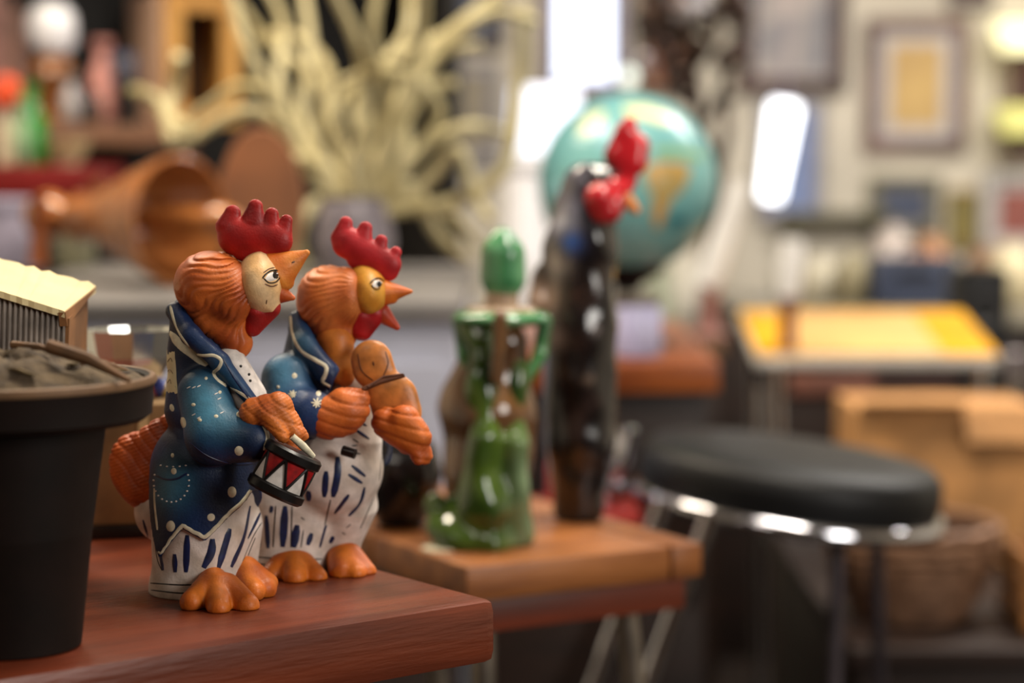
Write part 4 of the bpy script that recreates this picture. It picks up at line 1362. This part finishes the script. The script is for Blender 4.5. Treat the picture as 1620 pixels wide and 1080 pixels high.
ring = [Vector((0.30 * (GR + 0.006) * math.cos(t) - 0.30 * 0, -0.02 + 0.95 * (GR + 0.006) * math.cos(t), gz + (GR + 0.006) * math.sin(t))) for t in [math.radians(90 + 180 * i / 24) for i in range(25)]]
MB().tube([Vector((v.x, -v.y, v.z)) for v in ring], 0.004, 8).build('meridian_arm', M_steel, gl)
MB().lathe([(0.052, 0), (0.056, 0.003), (0.05, 0.008), (0.018, 0.014), (0.012, 0.03), (0.016, max(0.05, gz - GR - 0.016)), (0.036, gz - GR - 0.004), (0.046, gz - GR + 0.008), (0.044, gz - GR + 0.011)], 32).build('stand', M_vinyl, gl)

# ================================================================== display table with lamp, candles, glass, bronze candelabra
DT = 0.72
M_oldwood = mat('old_brown_wood', (110, 78, 52), 0.5, scale=8, stretch=(1, 6, 6))
dt = empty('display_table', (0.09, 3.66, 0), 'long brown display table crowded with glass and candlesticks', 'table')
MB().box(-0.125, 0.245, -0.34, 0.34, DT - 0.03, DT, 0.004).build('table_top', M_oldwood, dt)
MB().box(-0.11, 0.225, -0.32, -0.30, DT - 0.13, DT - 0.03).build('apron', M_darkwood, dt)
for sx in (-0.1, 0.215):
    for sy in (-0.31, 0.31):
        MB().box(sx - 0.02, sx + 0.02, sy - 0.02, sy + 0.02, 0, DT - 0.03, 0.003).build('leg', M_darkwood, dt)


def lathe_thing(name, label, cat, loc, parts, group=None, rot=(0, 0, 0)):
    r = empty(name, loc, label, cat, group, rot)
    for (nm, prof, m) in parts:
        MB().lathe(prof, 28, None, cap=True).build(nm, m, r)
    return r


M_porc = mat('white_porcelain', (226, 226, 232), 0.25, var=0.05, coat=0.4)
M_lshade = mat('lit_white_shade', (245, 246, 255), 0.6, emit=(236, 240, 255), estr=1.7)
q = on(862, 3.82, DT)
k = 3.82 / F
zt = P(862, 138, 3.82).z - DT
zb = P(862, 242, 3.82).z - DT
lathe_thing('table_lamp', 'lit white lampshade lamp between the dry branches and the globe', 'lamp', q,
            (('lamp_base', [(0.05, 0), (0.055, 0.01), (0.03, 0.03), (0.045, 0.1), (0.02, 0.2), (0.008, 0.21), (0.008, zb + 0.02)], M_porc),
             ('lamp_shade', [(0.064, zb), (0.067, zb), (0.060, zt), (0.057, zt)], M_lshade)))
q = on(826, 3.45, DT)
k = 3.45 / F
ht = P(826, 246, 3.45).z - DT
lathe_thing('white_bottle', 'tall white porcelain bottle rising behind the green stopper', 'bottle', q,
            (('bottle_body', [(0.04, 0), (0.043, 0.005), (0.042, ht * 0.45), (0.034, ht * 0.6), (0.030, ht * 0.85), (0.028, ht * 0.9)], M_porc),
             ('stopper', [(0.020, ht * 0.88), (0.034, ht * 0.92), (0.036, ht * 0.97), (0.026, ht)], M_porc)))
# candlesticks
M_wax = mat('white_wax', (226, 226, 226), 0.4, var=0.05)
M_rose = mat('rose_wood', (150, 104, 98), 0.4, scale=20)
q = on(1122, 3.36, DT)
c1 = empty('candlestick', q, 'rose wood candlestick with a white candle leaning right beside the globe', 'candlestick', 'candlesticks')
zc = P(1122, 446, 3.36).z - DT
MB().lathe([(0.032, 0), (0.034, 0.004), (0.016, 0.012), (0.011, zc * 0.5), (0.016, zc * 0.9), (0.02, zc)], 24).build('holder', M_rose, c1)
a, b = P(1118, 452, 3.36) - q, P(1172, 286, 3.36) - q
MB().tube([a, a.lerp(b, 0.3), b], [0.020, 0.021, 0.013], 16).build('candle', M_wax, c1)
MB().tube([b, b + Vector((0.002, 0, 0.012))], 0.0012, 6).build('wick', M_black, c1)

# bronze candelabra: trunk, arms, leaves, drops
q = on(1118, 3.72, DT)
M_brz = mat('dark_bronze', (62, 46, 38), 0.3, 0.7, scale=30)
ca = empty('bronze_candelabra', q, 'tall dark bronze branching candelabra with glass drops', 'candelabra')


def CP(px, py, y=3.72):
    return P(px, py, y) - q


MB().lathe([(0.07, 0), (0.075, 0.006), (0.05, 0.02), (0.018, 0.04), (0.014, 0.1)], 28).build('base', M_brz, ca)
tr = catmull([(0, 0, 0.08), CP(1128, 330), CP(1136, 270), CP(1108, 200), CP(1100, 130), CP(1084, 60), CP(1090, -30)], 6)
MB().tube(tr, [0.014 - 0.00015 * i for i in range(len(tr))], 10).build('trunk', M_brz, ca)
for i, pts in enumerate(([(1108, 200), (1140, 150), (1150, 90), (1176, 40), (1170, -10)], [(1100, 140), (1060, 120), (1040, 70), (1020, 40)], [(1096, 110), (1130, 60), (1128, 10)], [(1104, 170), (1070, 150), (1056, 110), (1064, 60)],
                         [(1088, 70), (1060, 40), (1040, -10)], [(1136, 270), (1150, 210), (1146, 160)], [(1090, 60), (1110, 20), (1104, -20)])):
    c = catmull([CP(x, y, 3.72 + 0.05 * math.sin(i * 2.2 + j)) if j else CP(x, y) for j, (x, y) in enumerate(pts)], 6)
    am = MB().tube(c, 0.009, 8).build('arm', M_brz, ca)
    e = c[-1]
    MB().lathe([(0.004, -0.012), (0.02, 0), (0.024, 0.008), (0.012, 0.012)], 16, Matrix.Translation(e)).build('candle_cup', M_brz, am)
M_drop = mat('smoky_glass_drop', (150, 146, 150), 0.08, coat=0.6, var=0.3)
for i in range(26):
    x, y = random.uniform(1010, 1180), random.uniform(-10, 130)
    c = CP(x, y, 3.72 + random.uniform(-0.08, 0.08))
    mm = M_drop if i % 3 == 0 else M_brz
    T = Matrix.Translation(c) @ Matrix.Rotation(random.uniform(0, 3), 4, 'Y')
    MB().ball((0, 0, 0), random.uniform(0.012, 0.02), 12, random.uniform(0.018, 0.034), T).build('glass_drop' if i % 3 == 0 else 'bronze_leaf', mm, ca)
bl = P(993, 122, 4.6)
lb = empty('bulb_lamp', bl, 'small round lit bulb hanging above the globe', 'lamp')
MB().ball((0, 0, 0), 0.018, 16).build('bulb', mat('lit_bulb', (255, 255, 245), 0.3, emit=(244, 255, 240), estr=1.6), lb)
MB().tube([(0, 0, 0.016), (0, 0, 2.59 - bl.z)], 0.004, 8).build('cord', M_black, lb)

M_gl2 = mat('pale_green_glass', (206, 216, 196), 0.08, trans=0.45, var=0.15, scale=12)
M_gl3 = mat('frosted_white_glass', (214, 214, 206), 0.25, var=0.12, scale=12)
glass = [(1040, 3.40, 0.030, 0.11, 1, 'pale green glass vase left of the leaning candle'), (1078, 3.50, 0.03, 0.17, 0, 'frosted white glass jar behind the leaning candle'),
         (1062, 3.62, 0.03, 0.20, 1, 'tall pale green glass jar behind the candlestick'), (1014, 3.45, 0.022, 0.12, 0, 'frosted white beaker under the globe')]
for i, (px, y, r, h, g, lbl) in enumerate(glass):
    lathe_thing('glass_vase', lbl, 'vase', on(px, y, DT), (('vase_body', [(r * 0.7, 0), (r * 0.75, 0.002), (r, h * 0.35), (r * 0.6, h * 0.75), (r * 0.85, h), (r * 0.7, h)], M_gl2 if g else M_gl3),), 'glassware on the display table')

# ================================================================== school desk with the yellow lid
pf0, pf1 = P(1196, 556, 3.2), P(1584, 560, 3.2)
dz0 = pf1.z
dk = empty('school_desk', ((pf0.x + pf1.x) / 2, 3.2, 0), 'small desk with sloping pale lid, bright yellow ends and chrome legs', 'desk')
hw = (pf1.x - pf0.x) / 2
sl = math.atan2(0.046, 0.27)
DM2 = Matrix.Translation((0, 0, dz0)) @ Matrix.Rotation(sl, 4, 'X')
Lh = 0.277
MB().box(-hw, hw, 0, Lh, -0.020, -0.004, 0.003, DM2).build('white_edge', mat('white_laminate', (216, 212, 206), 0.4, var=0.05), dk)
M_yel = mat('bright_yellow_laminate', (222, 160, 10), 0.5, var=0.12, scale=10)
M_paly = mat('pale_yellow_laminate', (204, 170, 104), 0.5, scale=7, rgb2=(198, 152, 94))
MB().box(-hw + 0.004, -hw + 0.066, 0.004, Lh - 0.004, -0.004, 0.001, 0.001, DM2).build('yellow_end', M_yel, dk)
MB().box(hw - 0.085, hw - 0.004, 0.004, Lh - 0.004, -0.004, 0.001, 0.001, DM2).build('yellow_end', M_yel, dk)
MB().box(-hw + 0.067, hw - 0.086, 0.004, Lh - 0.02, -0.004, 0.001, 0.001, DM2).build('lid_panel', M_paly, dk)
MB().box(-hw + 0.067, hw - 0.086, Lh - 0.019, Lh - 0.004, -0.004, 0.001, 0.001, DM2).build('yellow_strip', mat('mustard_laminate', (226, 170, 40), 0.4), dk)
MB().box(-hw + 0.05, hw - 0.06, 0.02, 0.25, dz0 - 0.075, dz0 - 0.021, 0.003).build('drawer_box', mat('dark_red_brown', (62, 30, 20), 0.5), dk)
MB().box(-hw + 0.05, hw - 0.19, -0.0, 0.02, dz0 - 0.062, dz0 - 0.03, 0.003).build('rail', mat('pinkish_wood', (128, 82, 68), 0.5), dk)
for (sx, sy) in ((hw - 0.03, 0.005), (-hw + 0.03, 0.005), (hw - 0.03, 0.25), (-hw + 0.03, 0.25)):
    MB().tube([(sx, sy, dz0 - 0.015), (sx - (0.012 if sx > 0 else -0.012), sy, 0)], 0.011, 12).build('leg', M_chrome, dk)
q = P(1246, 548, 3.225)
q.z = (DM2 @ Vector((0, 0.02, 0))).z + 0.001
c2 = empty('candlestick', q, 'short red-brown candlestick with a white candle standing on the yellow desk', 'candlestick', 'candlesticks')
zc = P(1246, 470, 3.225).z - q.z
zt = P(1246, 378, 3.225).z - q.z
MB().lathe([(0.016, 0), (0.017, 0.004), (0.012, 0.012), (0.012, zc * 0.8), (0.018, zc)], 20).build('holder', mat('red_brown_turned', (128, 66, 46), 0.35), c2)
MB().tube([(0, 0, zc - 0.004), (0.002, 0, (zc + zt) / 2), (0.005, 0, zt)], [0.016, 0.021, 0.017], 16).build('candle', M_wax, c2)
MB().tube([(0.005, 0, zt), (0.005, 0, zt + 0.01)], 0.0012, 6).build('wick', M_black, c2)

# ================================================================== counter by the back wall
KT = 0.70
ct = empty('back_counter', (0.95, 4.45, 0), 'long pale counter against the back wall below the pictures', 'counter')
MB().box(-0.62, 1.2, -0.26, 0.3, KT - 0.03, KT, 0.004).build('counter_top', mat('pale_grey_wood', (150, 142, 124), 0.5, scale=7), ct)
MB().box(-0.60, 1.18, -0.24, 0.28, 0, KT - 0.03, 0.003).build('counter_body', M_darkwood, ct)
q = on(1443, 4.3, KT)
bcx = empty('blue_case', q, 'dark blue-grey carrying case standing on the back counter', 'case')
MB().box(-0.083, 0.083, -0.04, 0.05, 0, 0.102, 0.006).build('case_body', mat('blue_grey_vinyl', (58, 66, 88), 0.45, var=0.15), bcx)
MB().box(-0.04, 0.04, -0.043, -0.039, 0.06, 0.078, 0.001).build('dark_slot', M_vinyl, bcx)
MB().tube(catmull([(-0.03, 0, 0.1), (-0.028, 0, 0.118), (0.028, 0, 0.118), (0.03, 0, 0.1)], 5), 0.004, 8).build('handle', M_vinyl, bcx)
q = on(1536, 3.72, 0)
sp = empty('black_speaker', q, 'tall black loudspeaker cabinet behind the right end of the yellow desk', 'speaker')
sz = P(1536, 424, 3.72).z
MB().box(-0.042, 0.042, -0.05, 0.08, 0, sz, 0.006).build('cabinet_body', M_vinyl, sp)
for z in (sz - 0.07, sz - 0.2):
    cn = MB().lathe([(0.03, -0.002), (0.034, 0.002), (0.03, 0.004), (0.012, -0.006), (0.001, -0.003)], 24, Matrix.Translation((0, -0.051, z)) @ Matrix.Rotation(math.radians(90), 4, 'X'), cap=False).build('speaker_cone', mat('dark_cone', (34, 32, 34), 0.6), sp)
crock = [(1300, 4.42, 0.05, 0.10, (206, 198, 176), 'cream stoneware crock at the left of the back counter'), (1350, 4.35, 0.036, 0.115, (160, 150, 120), 'olive grey jar on the back counter'),
         (1470, 4.55, 0.04, 0.14, (206, 150, 110), 'orange clay jar behind the blue case'), (1410, 4.6, 0.05, 0.16, (214, 200, 192), 'pinkish white jar behind the blue case'),
         (1600, 4.35, 0.05, 0.13, (220, 206, 168), 'cream jar at the right end of the back counter'), (1560, 4.5, 0.045, 0.12, (140, 104, 74), 'brown jar between the speaker and the cream jar'),
         (1256, 4.5, 0.045, 0.09, (190, 190, 172), 'grey-green bowl jar behind the short candle')]
for (px, y, r, h, c, lbl) in crock:
    lathe_thing('stoneware_jar', lbl, 'jar', on(px, y, KT), (('jar_body', [(r * 0.75, 0), (r * 0.8, 0.003), (r, h * 0.4), (r * 0.9, h * 0.75), (r * 0.6, h * 0.88), (r * 0.62, h * 0.92)], mat('glaze_%d_%d' % (px, y * 10), c, 0.35, scale=14)),
                                                             ('lid', [(r * 0.66, h * 0.9), (r * 0.6, h * 0.94), (r * 0.15, h * 0.96), (r * 0.15, h), (0.002, h)], mat('glaze_%d_%d' % (px, y * 10), c))), 'stoneware jars on the back counter')
q = P(1600, 700, 3.5)
pp = empty('grey_post_lamp', (q.x, 3.5, 0), 'grey metal standing post at the right edge beyond the desk', 'post')
zt = P(1600, 560, 3.5).z
MB().lathe([(0.06, 0), (0.062, 0.008), (0.02, 0.02), (0.016, 0.04), (0.016, zt), (0.010, zt + 0.006)], 20).build('post', mat('grey_metal', (140, 130, 130), 0.4, 0.5), pp)
MB().lathe([(0.022, zt * 0.9), (0.022, zt * 0.94)], 16).build('collar', M_steel, pp)

# ================================================================== low chest with carton, wicker basket, crate
LZ = 0.467
lc = empty('low_chest', (0.68, 2.72, 0), 'low dark wooden chest behind the chrome stool, made solid to darken the space below', 'chest')
MB().box(-0.30, 0.5, -0.42, 0.36, 0, LZ - 0.022, 0.004).build('body', M_darkwood, lc)  # body closed in so the space below the lid stays dark
MB().box(-0.31, 0.51, -0.43, 0.37, LZ - 0.022, LZ, 0.004).build('lid', M_darkwood, lc)
for i in range(3):
    MB().box(-0.28 + i * 0.26, -0.04 + i * 0.26, -0.43, -0.42, 0.05, LZ - 0.05, 0.003).build('panel', M_darkwood, lc)
M_kraft2 = mat('orange_kraft_card', (206, 150, 92), 0.75, scale=14)
a, b = P(1362, 645, 2.78), P(1660, 645, 2.78)
q = Vector(((a.x + b.x) / 2, 2.80, LZ))
hw, hh = (b.x - a.x) / 2, P(1490, 648, 2.78).z - LZ
cx = empty('orange_carton', q, 'large orange-brown cardboard carton with open flap on the low chest', 'carton')
MB().box(-hw, hw, 0, 0.2, 0, hh - 0.003, 0.001).build('carton_body', M_kraft2, cx)
MB().box(-hw, hw, 0, 0.003, 0, hh, 0.0005, Matrix.Translation((0, -0.003, 0))).build('front_panel', M_kraft2, cx)
MB().box(-hw, hw * 0.1, -0.04, 0.0, 0, 0.003, 0, Matrix.Translation((0, -0.003, hh)) @ Matrix.Rotation(math.radians(-14), 4, 'X')).build('flap', M_kraft2, cx)
MB().box(hw * 0.12, hw, -0.05, 0.0, 0, 0.003, 0, Matrix.Translation((0, -0.003, hh)) @ Matrix.Rotation(math.radians(60), 4, 'X')).build('flap', M_kraft2, cx)
q = on(1440, 2.46, LZ)
M_wick = mat('wicker', (150, 112, 86), 0.6, scale=50, rgb2=(104, 72, 50))
wb = empty('wicker_basket', q, 'round brown wicker basket under the black stool seat', 'basket')
for i in range(9):
    z = 0.0075 + i * 0.0125
    r = 0.062 + 0.036 * math.sin(i / 8 * math.pi / 2)
    MB().tube([(r * math.cos(t * math.pi / 16), r * math.sin(t * math.pi / 16), z + 0.002 * math.sin(t * 3)) for t in range(33)], 0.0066, 6, False).build('cane_ring', M_wick, wb)
MB().lathe([(0.001, 0.002), (0.06, 0.002), (0.092, 0.09), (0.095, 0.1), (0.089, 0.1), (0.056, 0.008), (0.001, 0.006)], 32, None, cap=False).build('lining', mat('brown_lining', (92, 62, 44), 0.8), wb)
q = on(1735, 2.42, LZ)
cr = empty('slatted_crate', q, 'honey brown slatted crate at the right edge under the carton', 'crate')
M_hon = mat('honey_pine', (156, 104, 54), 0.5, scale=10, stretch=(1, 6, 6))
for z in (0.004, 0.034, 0.064):
    for y in (-0.06, 0.06):
        MB().box(-0.1, 0.1, y - 0.004, y + 0.004, z, z + 0.024, 0.001).build('slat', M_hon, cr)
    for x in (-0.094, 0.094):
        MB().box(x - 0.004, x + 0.004, -0.056, 0.056, z, z + 0.024, 0.001).build('slat', M_hon, cr)
for x in (-0.085, 0.085):
    for y in (-0.05, 0.05):
        MB().box(x - 0.006, x + 0.006, y - 0.006, y + 0.006, 0, 0.09, 0.001).build('corner_post', M_hon, cr)
MB().box(-0.09, 0.09, -0.056, 0.056, 0.0, 0.004).build('bottom', M_hon, cr)

# ================================================================== bookcase at the left with its curios
SZ = 1.054
pL, pR = on(-110, 3.22, 0), on(716, 3.62, 0)
mS = (pR.y - pL.y) / (pR.x - pL.x)


def by(px):
    k = (px - 810) / F
    return (pL.y - mS * pL.x) / (1 - mS * k)


ang = math.atan2(pR.y - pL.y, pR.x - pL.x)
LB = (pR - pL).length
bk = empty('bookcase', (pL.x, pL.y, 0), 'dark brown open bookcase at the left behind the dry branches', 'bookcase')
bk.rotation_euler = (0, 0, ang)
M_shelf = mat('shelf_wood', (124, 84, 58), 0.5, scale=8, stretch=(1, 6, 6))
M_void = mat('black_back_panel', (20, 17, 15), 0.7)
MB().box(0, LB, 0.30, 0.315, 0, 1.9).build('back_panel', M_void, bk, False)
MB().box(-0.02, 0, 0, 0.315, 0, 1.9, 0.002).build('side_panel', M_darkwood, bk)
MB().box(LB, LB + 0.02, 0.0, 0.315, 0, 1.9, 0.002).build('side_panel', M_void, bk)
for z in (0.3, 0.68, SZ, 1.46, 1.9):
    LL = LB * 0.5 if z == SZ else LB
    MB().box(0, LL, 0.002, 0.30, z - 0.034, z, 0.002).build('shelf_board', M_shelf, bk)


def onshelf(px, dy=0.08):
    y = by(px) + dy
    return on(px, y, SZ), y / F


q, k = onshelf(84, 0.12)
lathe_thing('oil_lamp', 'oil lamp with white glass shade and brown wooden foot on the bookcase shelf', 'lamp', q,
            (('lamp_foot', [(34 * k, 0), (36 * k, 0.004), (20 * k, 0.02), (26 * k, 0.06), (38 * k, 0.08), (30 * k, 0.1), (16 * k, 0.11)], mat('caramel_wood', (140, 88, 46), 0.3)),
             ('glass_shade', [(24 * k, 0.11), (36 * k, 0.125), (39 * k, 0.15), (36 * k, 0.175), (22 * k, 0.19)], M_porc)))
smalls = [(112, 0.03, 0.015, 0.078, (186, 180, 180), 'silver_beaker', 'silver grey beaker in front of the oil lamp', 'beaker', 0.4),
          (134, 0.06, 0.014, 0.06, (52, 50, 62), 'ink_bottle', 'small dark ink bottle between the beaker and the pink vase', 'bottle', 0.0),
          (150, 0.03, 0.012, 0.052, (66, 54, 44), 'brown_phial', 'small dark brown phial beside the pink vase', 'bottle', 0.0),
          (163, 0.1, 0.024, 0.135, (214, 150, 140), 'pink_vase', 'pink and peach vase on the bookcase shelf', 'vase', 0.0)]
for (px, dy, r, h, c, nm, lbl, cat, me) in smalls:
    q, k = onshelf(px, dy)
    lathe_thing(nm, lbl, cat, q, (('body', [(r * 0.7, 0), (r, h * 0.12), (r, h * 0.5), (r * 0.45, h * 0.75), (r * 0.4, h * 0.86)], mat(nm + '_glaze', c, 0.2, me, scale=30)),
                                  ('rim', [(r * 0.42, h * 0.85), (r * 0.7, h * 0.93), (r * 0.75, h), (r * 0.5, h)], mat(nm + '_glaze', c))))
q, k = onshelf(203, 0.06)
bx1 = empty('black_tin', q, 'black tin box on the bookcase shelf under the blue camera', 'box')
MB().box(-0.016, 0.016, -0.014, 0.014, 0, 0.056, 0.002).build('tin_body', M_vinyl, bx1)
MB().box(-0.017, 0.017, -0.015, 0.015, 0.056, 0.066, 0.002).build('tin_lid', M_vinyl, bx1)
q2 = q + Vector((-0.003, 0, 0.066))
bx2 = empty('blue_camera', q2, 'small dark blue box camera on the black tin', 'camera')
MB().box(-0.018, 0.018, -0.014, 0.014, 0, 0.046, 0.003).build('camera_body', mat('dark_blue_leather', (62, 68, 92), 0.5), bx2)
MB().lathe([(0.008, 0), (0.008, 0.006), (0.005, 0.007)], 16, Matrix.Translation((0, -0.014, 0.024)) @ Matrix.Rotation(math.radians(90), 4, 'X')).build('lens', M_steel, bx2)
M_bk = [mat('book_%d' % i, c, 0.6) for i, c in enumerate(((120, 70, 58), (150, 108, 100), (90, 56, 40), (132, 96, 84)))]
for i in range(4):
    q, k = onshelf(-34 + i * 17, 0.16)
    hb = (0.19, 0.21, 0.2, 0.18)[i]
    bo = empty('old_book', q, ('leftmost dull red old book on the bookcase shelf', 'tall dusty pink old book on the bookcase shelf', 'dark brown old book third from the left on the shelf', 'dull rose old book next to the oil lamp')[i], 'book', 'old books on the bookcase shelf')
    bo.rotation_euler = (0, 0, ang)
    MB().box(-0.0075, -0.0062, -0.06, 0.06, 0, hb).build('cover', M_bk[i], bo, False)
    MB().box(0.0062, 0.0075, -0.06, 0.06, 0, hb).build('cover', M_bk[i], bo, False)
    MB().box(-0.0075, 0.0075, -0.0615, -0.06, 0, hb).build('spine', M_bk[i], bo, False)
    MB().box(-0.0062, 0.0062, -0.06, 0.056, 0.003, hb - 0.003).build('pages', M_cream, bo, False)
# open clock case
q, k = onshelf(268, 0.09)
ck = empty('clock_case', q, 'empty golden wooden clock case turned sideways on the bookcase shelf', 'clock case')
ck.rotation_euler = (0, 0, math.radians(38))
M_gold = mat('golden_wood', (190, 142, 74), 0.4, scale=9, stretch=(5, 5, 1), rgb2=(160, 110, 52))
M_pinkw = mat('pale_pink_side', (214, 176, 150), 0.4, scale=6)
W_, D_, H_ = 0.118, 0.115, 0.215
MB().box(-0.01, 0, 0.0, D_, 0, H_, 0.002).build('side', M_pinkw, ck)
MB().box(W_, W_ + 0.01, 0.0, D_, 0, H_, 0.002).build('side', M_gold, ck)
MB().box(0, W_, 0.0, D_, H_ - 0.012, H_, 0.001).build('top', M_gold, ck)
MB().box(0, W_, 0.0, D_, 0, 0.012, 0.001).build('bottom', M_gold, ck)
MB().box(0, W_, D_ - 0.008, D_, 0.012, H_ - 0.012).build('back', mat('dark_inside', (52, 30, 18), 0.6), ck)
f = bars(-0.008, W_ + 0.008, 0.0, H_, -0.012, 0.0, 0.03)
f.build('front_frame', M_gold, ck, False)

# red side table in front of the bookcase
RT = P(40, 262, 2.88).z
a, b = on(-110, 2.88, RT), on(152, 2.88, RT)
rt = empty('red_side_table', ((a.x + b.x) / 2, 2.98, 0), 'dark red table top at the left edge carrying the green bottle', 'table')
hw = (b.x - a.x) / 2
MB().box(-hw, hw, -0.1, 0.12, RT - 0.042, RT, 0.004).build('table_top', mat('dark_red_lacquer', (126, 26, 24), 0.4, scale=9), rt)
for sx in (-hw + 0.02, hw - 0.02):
    for sy in (-0.08, 0.1):
        MB().box(sx - 0.01, sx + 0.01, sy - 0.01, sy + 0.01, 0, RT - 0.042).build('leg', M_darkwood, rt)
lathe_thing('green_bottle', 'green glass bottle standing on the red table at the left', 'bottle', on(50, 2.93, RT),
            (('bottle_body', [(0.02, 0), (0.022, 0.003), (0.022, 0.06), (0.012, 0.08), (0.009, 0.1)], mat('green_glass', (40, 140, 48), 0.12, coat=0.5, rgb2=(24, 92, 30))), ('lip', [(0.009, 0.1), (0.012, 0.102), (0.012, 0.112), (0.009, 0.113)], MATS['green_glass'])))
lathe_thing('pale_green_bottle', 'slim frosted pale green bottle in front of the green one', 'bottle', on(36, 2.90, RT),
            (('bottle_body', [(0.010, 0), (0.0115, 0.002), (0.0115, 0.05), (0.006, 0.064), (0.005, 0.08)], mat('frosted_green_glass', (140, 170, 130), 0.3)), ('lip', [(0.005, 0.08), (0.0075, 0.082), (0.0075, 0.088), (0.005, 0.09)], MATS['frosted_green_glass'])))
lathe_thing('orange_lantern', 'small orange-red ball lantern on a cream foot at the left edge', 'lantern', on(14, 2.98, RT),
            (('foot', [(0.014, 0), (0.016, 0.002), (0.014, 0.05), (0.01, 0.076)], M_cream), ('ball', [(0.006, 0.076), (0.018, 0.084), (0.022, 0.1), (0.018, 0.116), (0.006, 0.124)], mat('orange_red_paper', (236, 84, 40), 0.5))))
lathe_thing('cream_bowl', 'cream bowl on the red table beside the green bottle', 'bowl', on(104, 2.96, RT),
            (('bowl', [(0.016, 0), (0.018, 0.003), (0.03, 0.022), (0.034, 0.036), (0.032, 0.036), (0.026, 0.022), (0.01, 0.006)], mat('cream_glaze', (200, 186, 140), 0.35)), ('foot_ring', [(0.0175, 0), (0.0185, 0.002), (0.0175, 0.004)], M_cream)))
q = on(22, 2.74, CT)
lx = empty('lilac_box', q, 'pale lilac box on the grey cabinet behind the wooden goblet', 'box')
MB().box(-0.035, 0.035, -0.03, 0.03, 0, 0.075, 0.002).build('box_body', mat('pale_lilac_card', (176, 168, 190), 0.6), lx)
MB().box(-0.037, 0.037, -0.032, 0.032, 0.075, 0.09, 0.002).build('box_lid', mat('pale_lilac_card', (176, 168, 190), 0.6), lx)
q = on(118, 2.76, CT)
lx = empty('sage_tin', q, 'sage green tin on the grey cabinet behind the wooden goblet', 'tin')
MB().lathe([(0.024, 0), (0.026, 0.002), (0.026, 0.062), (0.024, 0.064)], 24).build('tin_body', mat('sage_enamel', (136, 132, 104), 0.5), lx)
MB().lathe([(0.027, 0.064), (0.028, 0.066), (0.027, 0.078), (0.02, 0.08)], 24).build('tin_lid', mat('sage_enamel', (136, 132, 104), 0.5), lx)
